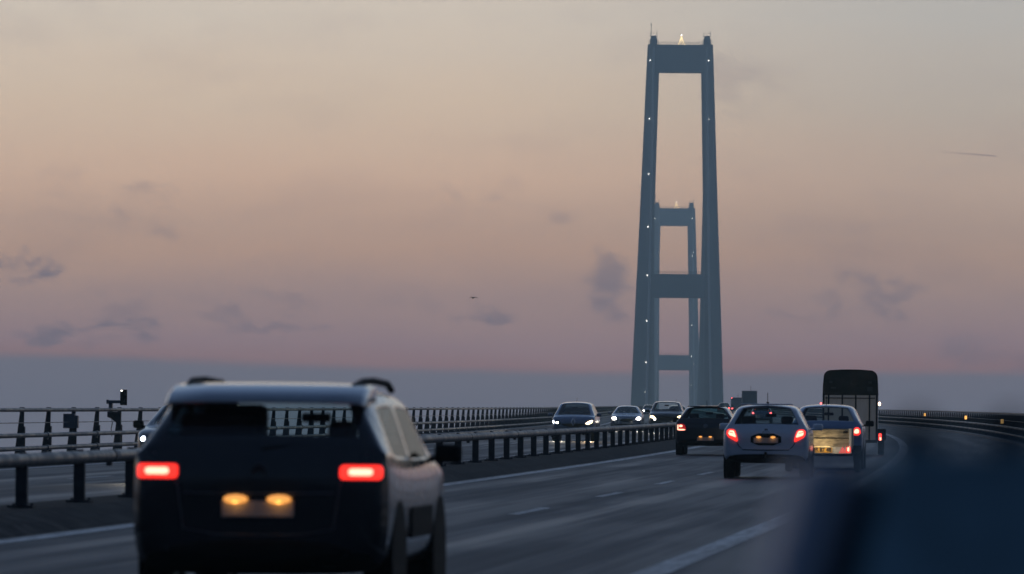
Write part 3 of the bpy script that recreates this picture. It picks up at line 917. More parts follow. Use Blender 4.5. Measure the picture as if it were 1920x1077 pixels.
    def plate(s, cz, w_=.50, rear=True, h_=.11, lit=True, lamp_dx=.15, py=None, lamp_k=1.0):
        y = py if py is not None else s.ray(0, cz, rear)[0]; sg = -1 if rear else 1
        p = part('number_plate', lambda bm: box(bm, (0, y + sg * .022, cz), (w_, .02, h_), .004, seg=1), s.c.get('platem', M['plate']), s.root)
        if lit:
            for q in (-1, 1):
                part('plate_lamp', lambda bm: ball(bm, (q * lamp_dx, y + sg * .052, cz + h_ / 2 + .012), .045 * lamp_k, 10, (1.25, .5, .45)), M['plate_lamp'], p, True)
                l = bpy.data.lights.new('plate_light', 'POINT'); l.energy = .03 * lamp_k; l.color = (1, .50, .16); l.shadow_soft_size = .012
                o = bpy.data.objects.new('plate_light', l); col.objects.link(o); o.parent = s.root; o.location = (q * lamp_dx, y + sg * .085, cz + h_ / 2 - .015)
        return p
    def place(s, Y, d, oncoming=False):
        """Y is the distance of the end that faces the camera"""
        if oncoming:
            p = P(Y, d); s.root.rotation_euler = (-GR, 0, PI - math.atan(slope(Y)))
            # car's front (y = L) is nearest: origin lies L further away
            p = P(Y + s.L, d)
            s.root.location = p
        else:
            s.root.location = P(Y, d); s.root.rotation_euler = (GR, 0, -math.atan(slope(Y)))

def paint(name, colr, rough=.28, metal=.3): return mat(name, colr, rough, metal, .05, 3, coat=1.0)
def spot(root, x, y, z, power, ry=0.0, size=1.1, colr=(1, .9, .72), pitch=-0.05, name='headlight_beam'):
    l = bpy.data.lights.new(name, 'SPOT'); l.energy = power; l.color = colr; l.spot_size = size; l.spot_blend = .8; l.shadow_soft_size = .08
    o = bpy.data.objects.new(name, l); col.objects.link(o); o.parent = root; o.location = (x, y, z); o.rotation_euler = (PI / 2 + pitch, 0, ry)
    return o

# -- black crossover, near left
bk = paint('black_gloss_paint', (.008, .011, .016), .22, .2)
c = Car('crossover', dict(L=4.16, W=1.78, H=1.575, belt=1.03, rbelt=1.10, bonnet=1.02, gc=.30, g0=.13, g1=.50, w1=2.75, w0=3.25, wroof=1.33, wr=.335, ww=.22, arch=.09,
    paint=paint('dark_grey_metallic_paint', (.13, .135, .15), .28, .5), tailm=bk, rglass=M['glass'], sglass=M['glass_dark'], ya=.78), 'dark crossover with a pale roof spoiler and roof rails, close on the left')
for q in (1, -1):
    o = c.patch('tail_light', rrect(q * .705, .99, .29, .100, .03), M['red_glow'], t=.02, it=0)
    c.patch('bulb', rrect(q * .705, .992, .17, .046, .023), M['red_core'], t=.028, parent=o, it=0)
    v, f = tube_path([(q * .58, .62, 1.575), (q * .60, .90, 1.612), (q * .605, 1.5, 1.622), (q * .605, 2.3, 1.605), (q * .60, 2.6, 1.56)], .026, 8)
    link('roof_rail', mesh('roof_rail', v, f, True), M['trim'], c.root)
    part('side_cladding', lambda bm: box(bm, (q * .888, 2.05, .62), (.03, 1.3, .22), .012), M['trim'], c.root)
c.plate(.735, .50, lamp_dx=.15, lamp_k=1.6)
def roof_spoiler(bm):
    prof = [(.20, 1.462), (.205, 1.482), (.32, 1.545), (.50, 1.588), (.80, 1.606), (.80, 1.50)]
    rows = []
    for x, k in ((-.70, .0), (-.66, .7), (-.4, .93), (0, 1.0), (.4, .93), (.66, .7), (.70, .0)):
        rows.append([bm.verts.new((x, y + .10 * (1 - k), z - .035 * (1 - k))) for y, z in prof])
    for a, b in zip(rows[:-1], rows[1:]):
        for i in range(6): bm.faces.new((a[i], a[(i + 1) % 6], b[(i + 1) % 6], b[i]))
    bm.faces.new(rows[0]); bm.faces.new(rows[-1][::-1])
    bmesh.ops.recalc_face_normals(bm, faces=bm.faces)
part('spoiler', roof_spoiler, paint('silver_roof_paint', (.50, .52, .55), .3, .3), c.root, True)
c.patch('bumper_insert', rect(0, .44, 1.25, .16), M['trim'], t=.015)
for pts in ([(-.74, 1.12), (-.56, .90), (-.52, .60), (-.30, .56), (0, .555), (.30, .56), (.52, .60), (.56, .90), (.74, 1.12)], [(-.52, .845), (0, .84), (.52, .845)]):
    v, f = tube_path([(x, c.ray(x, z)[0] - .003, z) for x, z in pts], .007, 5); link('panel_gap', mesh('panel_gap', v, f), M['steel'], c.root)
part('wiper', lambda bm: cyl(bm, (0, .10, 1.14), (.36, .16, 1.185), .012, seg=6), M['trim'], c.root)
part('emblem', lambda bm: [cyl(bm, (a, c.ray(0, 1.0)[0] - .012, z), (0, c.ray(0, 1.0)[0] - .012, z + .04), .008, seg=5) for a in (-.055, .055) for z in (.97, 1.0)], M['steel_dark'], c.root)
part('window_blocker', lambda bm: (box(bm, (-.33, .62, 1.02), (.58, .34, .74), .05), box(bm, (.50, .62, .95), (.18, .3, .78), .05), box(bm, (-.30, 1.0, 1.20), (.42, .3, .5), .05)), M['interior'], c.root)  # made-up dark boxes added to block the view through the rear window
c.place(39.0, 5.72)

# -- white hatchback
wp = paint('white_paint', (.74, .78, .86), .3, 0)
c = Car('hatchback', dict(L=3.95, W=1.75, H=1.50, belt=.97, rbelt=.97, bonnet=.98, gc=.33, g0=.14, g1=.50, w1=2.35, w0=3.05, wroof=1.20, wr=.30, paint=wp, mirror=wp, ya=.70, yf=.80, rglass=M['glass']),
    'white hatchback with two lit rear lamps and a tow ball, right of centre')
for q in (1, -1):
    pts = [(.565, .735), (.66, .78), (.80, .86), (.80, 1.0), (.64, 1.0), (.60, .90)]
    core = [(.60, .83), (.68, .855), (.765, .885), (.765, .975), (.655, .975), (.63, .91)]
    if q < 0: pts, core = mirror(pts), mirror(core)
    o = c.patch('tail_light', pts, M['red_glow'], t=.02, it=1); c.patch('bulb', core, M['red_core'], t=.026, parent=o, it=1)
    cc = [(.66, .915), (.765, .935), (.765, .95), (.66, .93)]
    if q < 0: cc = mirror(cc)
    c.patch('lens_bar', cc, M['red_glow'], t=.034, parent=o, it=0)
c.patch('plate_recess', rect(0, .795, .62, .24), M['trim'], t=.008, it=1)
c.plate(.775, .50, lamp_dx=.145)
c.patch('bumper_insert', rect(0, .40, .95, .10), M['trim'], t=.015)
part('bumper_edge', lambda bm: box(bm, (0, c.ray(0, .585)[0] + .005, .60), (1.02, .035, .016), .006), wp, c.root)
def seam(c, pts, r=.006, m=None):
    v, f = tube_path([(x, c.ray(x, z)[0] - .002, z) for x, z in pts], r, 5); link('panel_gap', mesh('panel_gap', v, f), m or M['trim'], c.root)
seam(c, [(-.60, .76), (-.55, .66), (-.46, .58), (0, .57), (.46, .58), (.55, .66), (.60, .76)], .008)
part('emblem', lambda bm: [cyl(bm, (.07 * math.cos(a), c.ray(0, .93)[0] - .012, .93 + .045 * math.sin(a)), (.07 * math.cos(a + .53), c.ray(0, .93)[0] - .012, .93 + .045 * math.sin(a + .53)), .008, seg=5) for a in [2 * PI * k / 12 for k in range(12)]], M['chrome'], c.root)
part('tow_ball', lambda bm: (box(bm, (0, -.02, .42), (.05, .14, .05), .01), cyl(bm, (0, -.08, .40), (0, -.08, .50), .018, seg=8), ball(bm, (0, -.08, .515), .032, 10)), M['trim'], c.root)
part('wiper', lambda bm: (cyl(bm, (0, .10, .99), (.34, .20, 1.06), .010, seg=6), box(bm, (0, .10, .985), (.07, .04, .05), .01)), M['trim'], c.root)
part('spoiler', lambda bm: box(bm, (0, .44, 1.505), (1.06, .20, .03), .012), wp, c.root)
part('antenna', lambda bm: (cyl(bm, (0, .80, 1.53), (0, .68, 1.74), .007, seg=5), box(bm, (0, .80, 1.54), (.05, .09, .035), .01)), M['trim'], c.root)
c.place(115.5, 5.86)
spot(c.root, .25, c.L + .05, .65, 420, pitch=-.01, ry=-.06, size=.26)

# -- dark hatchback, left lane
dp = paint('dark_blue_black_paint', (.012, .016, .022), .3, .2)
c = Car('hatchback', dict(L=4.2, W=1.80, H=1.46, belt=.97, rbelt=.965, bonnet=.95, gc=.30, g0=.14, g1=.56, w1=2.5, w0=3.15, wroof=1.22, wr=.32, paint=dp, ya=.78, rglass=glass_mat('teal_rear_glass', (.50, .80, .82))),
    'black hatchback with hook shaped rear lamps, just left of the white hatchback')
for q in (1, -1):
    pts = [(.56, .72), (.83, .74), (.84, .93), (.62, .93)]
    if q < 0: pts = mirror(pts)
    o = c.patch('tail_light', pts, M['lens_dark'], t=.018, it=1)
    for seg in ([(.80, .76), (.835, .76), (.835, .905), (.80, .905)], [(.60, .735), (.835, .735), (.835, .775), (.60, .775)], [(.68, .83), (.78, .83), (.78, .90), (.68, .90)]):
        sg = mirror(seg) if q < 0 else seg
        c.patch('bulb', sg, M['red_core'], t=.026, parent=o, it=1)
c.plate(.485, .50, lamp_dx=.145)
c.patch('bumper_insert', rect(0, .36, 1.1, .09), M['trim'], t=.012)
def vwring(bm):
    y = c.ray(0, .86)[0] - .012
    for k in range(14):
        a, b = 2 * PI * k / 14, 2 * PI * (k + 1) / 14
        cyl(bm, (.055 * math.cos(a), y, .86 + .055 * math.sin(a)), (.055 * math.cos(b), y, .86 + .055 * math.sin(b)), .006, seg=5)
    for (a, b) in (((-.03, .905), (0, .87)), ((0, .87), (.03, .905)), ((-.045, .885), (-.02, .82)), ((-.02, .82), (0, .85)), ((0, .85), (.02, .82)), ((.02, .82), (.045, .885))):
        cyl(bm, (a[0], y, a[1]), (b[0], y, b[1]), .005, seg=5)
part('emblem', vwring, M['chrome'], c.root)
part('spoiler', lambda bm: box(bm, (0, .48, 1.445), (1.1, .24, .03), .012), dp, c.root)
part('antenna', lambda bm: cyl(bm, (0, .9, 1.46), (0, .80, 1.62), .007, seg=5), M['trim'], c.root)
part('wiper', lambda bm: cyl(bm, (0, .10, 1.0), (.30, .2, 1.06), .010, seg=6), M['trim'], c.root)
c.place(168, 9.52)
spot(c.root, 0, c.L + .05, .65, 300, pitch=-.02, size=.6)

# -- pale car towing the small trailer
bp = paint('pale_blue_paint', (.22, .30, .46), .3, .1)
c = Car('estate_car', dict(L=4.3, W=1.76, H=1.515, belt=1.0, rbelt=1.0, bonnet=.98, gc=.32, g0=.16, g1=.72, w1=2.6, w0=3.3, wroof=1.24, wr=.31, paint=bp, ya=.8, rglass=M['glass_clear']),
    'pale blue car towing the small trailer, right of the white hatchback')
for q in (1, -1):
    pts = [(.60, .80), (.83, .80), (.80, .99), (.66, .98)]
    if q < 0: pts = mirror(pts)
    o = c.patch('tail_light', pts, M['red_glow'], t=.018, it=1); c.patch('bulb', [((x - q * .73) * .62 + q * .73, (z - .9) * .6 + .9) for x, z in pts], M['red_core'], t=.026, parent=o)
c.plate(.62, .5, lit=False)
part('antenna', lambda bm: cyl(bm, (-.02, 1.0, 1.51), (-.02, .86, 1.72), .007, seg=5), M['trim'], c.root)
part('tow_bar', lambda bm: box(bm, (0, -.05, .40), (.06, .22, .06), .01), M['trim'], c.root)
c.patch('bumper_insert', rect(0, .42, 1.2, .10), M['trim'], t=.012)
c.place(134.5, 5.18)
spot(c.root, .2, c.L + .05, .65, 1500, pitch=.0, size=.34)

# -- small open trailer
def trailer():
    W_, L_ = 1.32, 2.0
    rt = empty('box_trailer', P(128.3, 5.10), (GR, 0, -math.atan(slope(130))), 'small weathered open trailer with a bright yellow number plate behind the pale blue car', 'trailer')
    def gate(z0, z1): return boxpart('board', (0, .0, (z0 + z1) / 2), (W_ - .06, .03, z1 - z0 - .012), M['board'], rt, .004)
    gate(.56, .76); gate(.765, .965)
    for sx_ in (-1, 1):
        boxpart('side_board', (sx_ * W_ / 2, L_ / 2, .765), (.03, L_, .41), M['board'], rt, .004)
        boxpart('corner_post', (sx_ * (W_ / 2 - .02), -.02, .765), (.055, .05, .43), M['alu'], rt, .006)
        boxpart('latch', (sx_ * (W_ / 2 - .13), -.045, .90), (.10, .03, .05), M['trim'], rt, .006)
    boxpart('front_board', (0, L_, .765), (W_ - .06, .03, .41), M['board'], rt, .004)
    boxpart('floor', (0, L_ / 2, .545), (W_, L_, .03), M['board'], rt)
    boxpart('chassis', (0, L_ / 2, .49), (W_ * .8, L_, .08), M['steel_dark'], rt)
    beam = boxpart('light_board', (0, -.03, .49), (W_ + .02, .035, .15), M['alu'], rt, .005)
    boxpart('frame_bar', (0, -.025, .762), (W_, .02, .018), M['trim'], rt)
    boxpart('drawbar', (0, L_ + .75, .45), (.08, 1.6, .08), M['steel_dark'], rt)
    pl = part('number_plate', lambda bm: box(bm, (-.01, -.062, .495), (.50, .015, .12), .004, seg=1), M['plate_yellow'], rt)
    part('plate_lamp', lambda bm: box(bm, (-.01, -.12, .572), (.40, .02, .008), .004, seg=1), mat('yellow_plate_lamp', (.9, .7, .3), .3, emis=(1, .72, .30), es=1.0), rt)
    for q in (-.13, .11):
        l = bpy.data.lights.new('plate_light', 'POINT'); l.energy = 2.0; l.color = (1, .74, .36); l.shadow_soft_size = .01
        o = bpy.data.objects.new('plate_light', l); col.objects.link(o); o.parent = rt; o.location = (q, -.26, .64)
    cu = bpy.data.curves.new('txt', 'FONT'); cu.body = 'MR 87 48'; cu.size = .125; cu.align_x = 'CENTER'; cu.align_y = 'CENTER'; cu.extrude = .002; cu.offset = .005
    to = bpy.data.objects.new('txt', cu); col.objects.link(to)
    dg = bpy.context.evaluated_depsgraph_get(); dg.update()
    me = bpy.data.meshes.new_from_object(to.evaluated_get(dg)); bpy.data.objects.remove(to); me.materials.clear()
    xs_ = [v.co.x for v in me.vertices]; k = .44 / (max(xs_) - min(xs_))
    for v in me.vertices: v.co.x *= k
    o = link('lettering', me, M['ink'], pl); o.location = (-.01, -.0725, .495); o.rotation_euler = (PI / 2, 0, 0)
    for sx_ in (-1, 1):
        tl = part('tail_light', lambda bm: box(bm, (sx_ * .60, -.07, .505), (.09, .04, .13), .015), M['red_glow'], rt)
        part('bulb', lambda bm: box(bm, (sx_ * .60, -.095, .515), (.05, .01, .09), .004, seg=1), M['red_core'], tl)
        def tri(bm):
            v = [bm.verts.new((sx_ * .47 + x, -.066, z)) for x, z in ((-.085, .43), (.085, .43), (0, .58))]; u = [bm.verts.new((q.co.x, -.045, q.co.z)) for q in v]
            bm.faces.new(v); bm.faces.new(list(reversed(u)))
            for i in range(3): bm.faces.new((v[i], u[i], u[(i + 1) % 3], v[(i + 1) % 3]))
            bmesh.ops.recalc_face_normals(bm, faces=bm.faces)
        part('reflector', tri, mat('red_reflector_glow', (.6, .04, .03), .3, emis=(1, .05, .04), es=.5), rt)  # the reflector's glint is an emission of its own
        ty, ri = wheel_meshes(.27, .15)
        wh = empty('wheel', (sx_ * (W_ / 2 + .12), L_ * .5, .27), parent=rt)
        for nm, q in (('tyre', ty), ('rim', ri)): o = bpy.data.objects.new(nm, q); col.objects.link(o); o.parent = wh
        part('mudguard', lambda bm: [box(bm, (sx_ * (W_ / 2 + .12), L_ * .5 + .31 * math.cos(a), .27 + .31 * math.sin(a)), (.18, .17, .02), 0, Matrix.Rotation(a - PI / 2, 3, 'X')) for a in [PI * (k + .5) / 7 for k in range(7)]], M['trim'], rt)
trailer()

# -- horse trailer
def horsebox():
    W_, L_ = 1.62, 3.1
    rt = empty('horse_trailer', P(174, 5.35), (GR, 0, -math.atan(slope(175))), 'tall horse trailer with a dark green canvas top over pale ribbed lower panels', 'trailer')
    rib_x = (-.66, -.24, .17, .59)
    edges = [-W_ / 2 + .02, -.66, -.24, .17, .59, W_ / 2 - .02]
    for a, b in zip(edges[:-1], edges[1:]):
        boxpart('panel', ((a + b) / 2, 0, 1.14), (b - a - .012, .05, 1.38), M['alu'], rt, .005)
    for x in rib_x: boxpart('rib', (x, -.045, 1.14), (.05, .05, 1.38), M['steel_dark'], rt, .006)
    boxpart('bottom_frame', (0, 0, .42), (W_ + .04, .10, .09), M['steel_dark'], rt, .008)
    boxpart('ramp_bar', (0, -.05, 1.74), (W_ - .1, .03, .03), M['steel_dark'], rt)
    for sx_ in (-1, 1):
        boxpart('side_wall', (sx_ * (W_ / 2), L_ / 2, 1.14), (.04, L_, 1.42), M['alu'], rt, .005)
        boxpart('corner_post', (sx_ * (W_ / 2 + .005), -.01, 1.14), (.06, .09, 1.44), M['steel_dark'], rt, .008)
    boxpart('front_wall', (0, L_, 1.4), (W_, .04, 2.0), M['alu'], rt)
    boxpart('floor', (0, L_ / 2, .46), (W_, L_, .06), M['steel_dark'], rt)
    # canvas: rounded hood
    prof = []
    n = 7; r = .20; hw_ = W_ / 2 + .02
    prof.append((hw_, 1.83))
    prof.append((hw_ - .01, 2.15))
    for k in range(n + 1):
        a = (PI / 2) * k / n; prof.append((hw_ - .03 - r + r * math.cos(a), 2.38 + r * math.sin(a)))
    prof += [(.3, 2.60), (0, 2.605)]
    full = prof + [(-x, z) for x, z in reversed(prof[:-1])]
    vs = []; fs = []; N = len(full)
    for y, q in ((-.03, .0), (0.0, .01), (L_ * .33, .0), (L_ * .66, .012), (L_, 0)):
        for x, z in full: vs.append((x * (1 + q), y, z + q))
    for i in range(4):
        for k in range(N - 1): fs.append((i * N + k, i * N + k + 1, (i + 1) * N + k + 1, (i + 1) * N + k))
    fs.append(tuple(reversed(range(N)))); fs.append(tuple(4 * N + k for k in range(N)))
    link('canvas_top', mesh('canvas_top', vs, fs), M['canvas'], rt)
    v, f = tube_path([(x * 1.004, -.05, z) for x, z in full], .014, 6); link('piping', mesh('piping', v, f, True), M['trim'], rt)
    for x, z, w_, h_ in ((-.60, 2.23, .10, .07), (.60, 2.22, .10, .07), (.60, 2.02, .16, .14), (-.52, 2.05, .16, .05)):
        boxpart('patch', (x, -.04, z), (w_, .012, h_), mat('faded_patch', (.05, .07, .07), .8), rt)
    for sx_ in (-1, 1):
        v, f = tube_path([(sx_ * (W_ / 2), -.02, 1.58), (sx_ * (W_ / 2 + .07), -.03, 1.57)], .012, 5); link('lamp_arm', mesh('lamp_arm', v, f), M['trim'], rt)
    part('marker_lamp', lambda bm: ball(bm, (W_ / 2 + .085, -.03, 1.57), .04, 8, (1, 1, 1.5)), mat('marker_white', (.9, .8, .7), .3, emis=(1, .62, .42), es=7), rt)
    part('marker_lamp', lambda bm: ball(bm, (-W_ / 2 - .08, -.03, 1.57), .03, 8), M['red_point'], rt)
    for sx_ in (-1, 1):
        tl = part('tail_light', lambda bm: box(bm, (sx_ * (W_ / 2 + .11), .02, .56), (.10, .05, .22), .02), M['red_glow'], rt)
        part('bulb', lambda bm: box(bm, (sx_ * (W_ / 2 + .12), -.01, .50), (.06, .01, .09), .004, seg=1), M['red_core'], tl)
        part('mudguard', lambda bm: (box(bm, (sx_ * (W_ / 2 + .14), 1.5, .78), (.26, 1.7, .03), .01), box(bm, (sx_ * (W_ / 2 + .14), .66, .62), (.26, .03, .34), .01), box(bm, (sx_ * (W_ / 2 + .14), 2.34, .62), (.26, .03, .34), .01)), M['trim'], rt)
        ty, ri = wheel_meshes(.32, .19)
        for y in (1.15, 1.88):
            wh = empty('wheel', (sx_ * (W_ / 2 + .13), y, .32), parent=rt)
            for nm, q in (('tyre', ty), ('rim', ri)): o = bpy.data.objects.new(nm, q); col.objects.link(o); o.parent = wh
    boxpart('drawbar', (0, L_ + .6, .45), (.1, 1.3, .1), M['steel_dark'], rt)
    bm = bmesh.new(); cyl(bm, (.62, -.07, .90), (.70, -.07, .90), .015, seg=6); link('hinge', bm_mesh('hinge', bm), M['trim'], rt)
horsebox()

# -- oncoming cars
def headlights(c, pts, m, core=None, cm_=None, t=.02):
    for q in (1, -1):
        p = pts if q > 0 else mirror(pts)
        o = c.patch('headlight', p, m, rear=False, t=t, it=1)
        if core: c.patch('bulb', core if q > 0 else mirror(core), cm_, rear=False, t=t + .008, parent=o, it=2)
lens_clear = mat('headlamp_housing', (.12, .13, .15), .15, .3, .1, 20, coat=1)
zp = paint('steel_blue_paint', (.10, .16, .27), .25, .4)
c = Car('minivan', dict(L=4.08, W=1.76, H=1.565, belt=.98, rbelt=1.02, bonnet=1.0, gc=.28, g0=.14, g1=.55, w1=2.55, w0=3.40, wroof=1.22, wr=.31, paint=zp, mirror=zp),
    'rounded steel blue oncoming car with uneven white and warm headlights, leftmost of three')
for q in (1, -1):
    p = [(.46, .70), (.60, .66), (.76, .74), (.79, .86), (.62, .80)]
    k = [(.55, .705), (.72, .73), (.76, .83), (.62, .785)]
    if q > 0: p, k = p, k
    else: p, k = mirror(p), mirror(k)
    o = c.patch('headlight', p, M['head_warm'] if q < 0 else lens_clear, rear=False, t=.02, it=1)
    c.patch('bulb', k if q < 0 else [(.60, .70), (.70, .70), (.70, .78), (.60, .78)], M['head'], rear=False, t=.03, parent=o)
    if q > 0: c.patch('day_lamp', [(.775, .70), (.83, .72), (.83, .83), (.785, .83)], M['head_cold'], rear=False, t=.035, parent=o)
c.patch('grille', [(-.5, .70), (.5, .70), (.42, .62), (.16, .56), (-.16, .56), (-.42, .62)], M['trim'], rear=False, t=.012, it=1)
c.patch('lower_grille', rect(0, .40, .9, .14), M['trim'], rear=False, t=.012)
def diamond(bm):
    y = c.ray(0, .74, False)[0] + .03
    q = [(0, .90), (.075, .76), (0, .62), (-.075, .76)]
    for i in range(4):
        a, b = q[i], q[(i + 1) % 4]; cyl(bm, (a[0], y, a[1]), (b[0], y, b[1]), .02, seg=6)
part('emblem', diamond, M['chrome'], c.root)
for k in range(4): part('running_lamp', lambda bm: ball(bm, (-.83, c.L - .42 + .02 * k, .44 + .115 * k), .030, 8), M['head'], c.root)
c.plate(.36, rear=False, lit=False)
part('antenna', lambda bm: cyl(bm, (0, 1.5, 1.57), (0, 1.3, 1.74), .006, seg=5), M['trim'], c.root)
c.place(228, 17.0, True)
spot(c.root, -.6, c.L + .1, .70, 260, colr=(1, .72, .42), pitch=-.06, size=.9)
spot(c.root, .6, c.L + .1, .70, 170, pitch=-.06, size=.9)

sp = paint('silver_blue_paint', (.22, .26, .34), .28, .5)
c = Car('saloon_car', dict(L=4.6, W=1.80, H=1.42, belt=.93, rbelt=.96, bonnet=.90, gc=.24, g0=.62, g1=1.15, w1=2.65, w0=3.45, wroof=1.16, wr=.32, tail=True, paint=sp, mirror=sp),
    'low silver blue oncoming saloon with two glaring white headlights, middle of three')
headlights(c, [(.54, .62), (.80, .66), (.83, .77), (.58, .75)], M['head'], [(.58, .62), (.80, .62), (.80, .79), (.58, .79)], M['head'])
c.patch('grille', rect(0, .60, .70, .16), M['trim'], rear=False, t=.012, it=1)
c.patch('lower_grille', rect(0, .34, 1.1, .12), M['trim'], rear=False, t=.012)
c.plate(.45, rear=False, lit=False)
c.place(322, 18.3, True)
for q in (-.66, .66): spot(c.root, q, c.L + .1, .66, 330, pitch=-.05, size=.8)

kp = paint('dark_grey_paint', (.025, .030, .040), .3, .3)
c = Car('suv', dict(L=4.4, W=1.84, H=1.68, belt=1.10, rbelt=1.12, bonnet=1.10, gc=.32, g0=.16, g1=.50, w1=2.65, w0=3.35, wroof=1.34, wr=.36, paint=kp, ya=.85, rglass=M['glass_clear']),
    'dark grey oncoming suv with one warm and one white headlight, nearest the black hatchback')
for q in (1, -1):
    p = [(.58, .76), (.84, .80), (.84, .93), (.62, .90)]
    if q < 0: p = mirror(p)
    o = c.patch('headlight', p, M['head_warm'], rear=False, t=.02, it=1)
    k = [(.54, .68), (.66, .68), (.66, .79), (.54, .79)]
    if q < 0: k = mirror(k)
    c.patch('fog_light', k, M['head'], rear=False, t=.04, it=2)
c.patch('grille', rect(0, .78, .80, .22), M['trim'], rear=False, t=.012, it=1)
c.patch('lower_grille', rect(0, .46, 1.1, .14), M['trim'], rear=False, t=.012)
c.plate(.52, rear=False, lit=False)
part('antenna', lambda bm: cyl(bm, (-.5, 3.0, 1.5), (-.5, 2.9, 1.80), .006, seg=5), M['trim'], c.root)
c.place(302, 15.6, True)
for q in (-.66, .66): spot(c.root, q, c.L + .1, .80, 230, pitch=-.06, size=.8)

hp = paint('graphite_paint', (.03, .035, .045), .3, .3)
c = Car('hatchback', dict(L=4.1, W=1.76, H=1.47, belt=.97, rbelt=.98, bonnet=.96, gc=.28, g0=.14, g1=.55, w1=2.5, w0=3.2, wroof=1.20, wr=.31, paint=hp),
    'dark oncoming car almost hidden behind the black crossover, one white headlight showing')
headlights(c, [(.58, .70), (.78, .72), (.82, .84), (.64, .82)], lens_clear, [(.67, .74), (.76, .74), (.76, .83), (.67, .83)], M['head_cold'])
c.patch('grille', rect(0, .62, .70, .12), M['trim'], rear=False, t=.012, it=1)
c.place(102.5, 15.85, True)
for q in (-.62, .62): spot(c.root, q, c.L + .1, .72, 110, pitch=-.06, size=.8)

# -- distant traffic ahead
def far_car(Y, d, paintm, label, H=1.48, W_=1.8, onc=False, group='cars far ahead in our lanes'):
    c = Car('distant_car', dict(L=4.3, W=W_, H=H, belt=.62 * H, rbelt=.64 * H, bonnet=.62 * H, gc=.3, g0=.14, g1=.55, w1=2.5, w0=3.2, wroof=1.22, wr=.32, paint=paintm), label, group=None if onc else group)
    for q in (1, -1):
        if onc:
            p = [(.58, .66), (.80, .68), (.80, .80), (.60, .78)]
            c.patch('headlight', p if q > 0 else mirror(p), M['head'], rear=False, t=.02)
        else:
            z = .62 * H
            p = [(.62, z - .1), (.82, z - .1), (.80, z + .06), (.66, z + .06)]
            c.patch('tail_light', p if q > 0 else mirror(p), M['red_point'], t=.02)
    c.place(Y, d, onc)
    return c
far_car(470, 9.4, sp, 'distant pale car seen over the roof of the black hatchback')
far_car(700, 5.6, hp, 'distant dark car just right of the black hatchback roof', 1.55)
far_car(800, 9.4, kp, 'distant dark van ahead of the pale distant car', 1.9, 1.9)
far_car(470, 16.4, kp, 'small dark oncoming car just right of the dark grey suv', 1.45, 1.8, True)
far_car(640, 16.3, kp, 'tiny oncoming car behind the small dark oncoming car', 1.5, 1.8, True)
far_car(760, 19.8, sp, 'tiny pale oncoming car at the foot of the nearer tower', 1.5, 1.8, True)

def lorry(Y, d, W_, H_, label, cabh, lamps=True):
    rt = empty('lorry', P(Y, d), (GR, 0, -math.atan(slope(Y))), label, 'lorry', 'lorries far ahead')
    boxpart('cargo_box', (0, 3.6, (H_ + 1.0) / 2), (W_, 7.2, H_ - 1.0), M['truckblue'], rt, .05)
    boxpart('rear_door', (-W_ / 4, -.02, (H_ + 1.0) / 2), (W_ / 2 - .06, .04, H_ - 1.15), M['truckblue'], rt, .01)
    boxpart('rear_door', (W_ / 4, -.02, (H_ + 1.0) / 2), (W_ / 2 - .06, .04, H_ - 1.15), M['truckblue'], rt, .01)
    boxpart('chassis', (0, 4.5, .8), (W_ * .5, 9, .3), M['steel_dark'], rt)
    boxpart('cab', (0, 8.4, 1.7), (W_ - .1, 1.9, cabh), M['truckblue'], rt, .12)
    boxpart('bumper', (0, .05, .65), (W_ - .1, .12, .18), M['steel_dark'], rt, .01)
    ty, ri = wheel_meshes(.5, .3)
    for sx_ in (-1, 1):
        for y in (1.6, 2.8, 8.3):
            wh = empty('wheel', (sx_ * (W_ / 2 - .2), y, .5), parent=rt)
            for nm, q in (('tyre', ty), ('rim', ri)): o = bpy.data.objects.new(nm, q); col.objects.link(o); o.parent = wh
        part('tail_light', lambda bm: box(bm, (sx_ * (W_ / 2 - .22), -.03, .92), (.36, .05, .16), .01), M['red_point'], rt)
        if lamps: part('marker_lamp', lambda bm: box(bm, (sx_ * (W_ / 2 - .12), -.05, H_ - .12), (.16, .05, .14), .01), M['red_point'], rt)
    part('aerial', lambda bm: cyl(bm, (.3, 8.2, 2.6), (.3, 8.2, H_ + .9), .03, seg=5), M['steel_dark'], rt)
px = lambda x, Y: Xc(Y) - (x - 960) / F * Y
lorry(970, px(1407.5, 970), 2.55, 4.07, 'tall blue grey lorry far ahead, taller box left of the horse trailer', 2.6, False)
lorry(1200, px(1384, 1200), 2.5, 3.25, 'lower lorry far ahead with a red corner lamp, left of the tall lorry', 2.2, True)

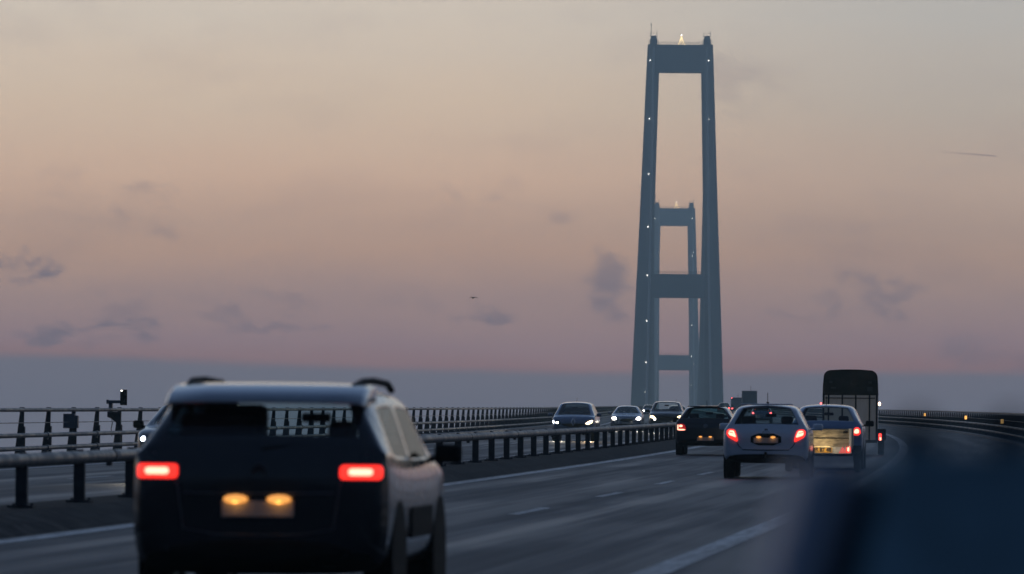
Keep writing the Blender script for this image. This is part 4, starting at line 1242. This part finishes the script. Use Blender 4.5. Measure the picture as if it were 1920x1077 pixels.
# ------------------------------------------------------------------ birds
def bird(x, y, Y, span, label, roll):
    yy = y - ROLL * (x - 960); xx = x + ROLL * (y - 538)
    rt = empty('bird', ((xx - 960) / F * Y, Y, CAM_Z + (934.8 - yy) / F * Y), (0, roll, 0), label, 'bird', 'birds in the sky')
    s = span / 2
    def body(bm): ball(bm, (0, 0, 0), s * .22, 10, (1.0, 2.0, .75)); ball(bm, (0, -s * .36, .01), s * .09, 8); cyl(bm, (0, .2 * s, 0), (0, .55 * s, 0), s * .12, s * .02, seg=6)
    part('body', body, M['bird'], rt, True)
    for q, tipz, ext in ((-1, -.30, .85), (1, -.12, 1.12)):
        pts = [(0, 0, .05 * s), (q * .35 * s * ext, -.05 * s, .17 * s), (q * .70 * s * ext, .02 * s, .10 * s), (q * s * ext, .12 * s, tipz * s)]
        bm = bmesh.new(); rows = []
        for i, (a, b, z) in enumerate(pts):
            cw = s * (.20, .22, .15, .03)[i]; th = s * (.07, .07, .045, .012)[i]
            rows.append([bm.verts.new((a, b - cw, z)), bm.verts.new((a, b - cw * .3, z + th)), bm.verts.new((a, b + cw, z)), bm.verts.new((a, b - cw * .3, z - th))])
        for i in range(3):
            for k in range(4): bm.faces.new((rows[i][k], rows[i][(k + 1) % 4], rows[i + 1][(k + 1) % 4], rows[i + 1][k]))
        bm.faces.new(rows[3]); bm.faces.new(rows[0][::-1])
        bmesh.ops.recalc_face_normals(bm, faces=bm.faces)
        link('wing', bm_mesh('wing', bm), M['bird'], rt)
bird(887, 559, 560, .95, 'dark gull flying left of the towers, wings spread', 0.0)
bird(1146, 697, 1500, .7, 'tiny bird low beside the left leg of the nearer tower', 0.1)

# ------------------------------------------------------------------ navy steel post beside the camera
def near_post():
    Y = 5.0
    rt = empty('steel_post', (0.436, Y, Zr(Y)), (0, 0, 0), 'very blurred broad navy steel post with two bolts, close in the lower right corner', 'post')
    Hh = CAM_Z + .046 - Zr(Y)
    def slab(name, xl0, xl1, xr0, xr1, y0, top, m):
        """a plate standing on the road whose sides lean in over the last 14 cm below the top"""
        prof = [(xl0, 0), (xr0, 0), (xr0, Hh - .14), (xr1, top), (xl1, top), (xl0, Hh - .14)]
        vs = [(x, y0, z) for x, z in prof] + [(x, .16, z) for x, z in prof]
        fs = [tuple(range(6)), tuple(reversed(range(6, 12)))] + [(i, i + 6, (i + 1) % 6 + 6, (i + 1) % 6) for i in range(6)]
        o = link(name, mesh(name, vs, fs), m, rt)
        b = o.modifiers.new('edge', 'BEVEL'); b.width = .004; b.segments = 2
    slab('edge_strip', -.222, -.187, -.180, -.145, -.180, Hh - .012, mat('pale_edge_steel', (.50, .56, .70), .6, 0, .25, 6, stretch=(1, 1, .2)))  # paler steel colour on the strip along the left edge
    slab('groove', -.180, -.145, -.146, -.111, -.140, Hh - .02, mat('groove_steel', (.03, .06, .08), .7, 0, .2, 6))
    slab('face_plate', -.146, -.111, .20, .20, -.184, Hh, M['navy'])
    boxpart('base_plate', (0, 0, .01), (.60, .50, .02), M['navy'], rt)
    for x in (-.084, -.004):
        part('bolt', lambda bm: (cyl(bm, (x, -.08, Hh), (x, -.08, Hh + .020), .020, seg=6), cyl(bm, (x, -.08, Hh + .018), (x, -.08, Hh + .030), .010, seg=10)), M['trim'], rt)
near_post()

# ------------------------------------------------------------------ haze
hz = bpy.data.materials.new('haze_air'); hz.use_nodes = True
n = NT(hz.node_tree); n.n.clear()
o_ = n.new('ShaderNodeOutputMaterial'); v_ = n.new('ShaderNodeVolumePrincipled')
v_.inputs['Color'].default_value = (0.62, 0.87, 1.0, 1); v_.inputs['Density'].default_value = BETA
v_.inputs['Anisotropy'].default_value = 0.7
n.l.new(v_.outputs[0], o_.inputs['Volume'])
bm = bmesh.new(); box(bm, (0, 2300, 137), (12000, 6000, 278))
hb = link('haze', bm_mesh('haze', bm), hz); tag(hb, kind='stuff')
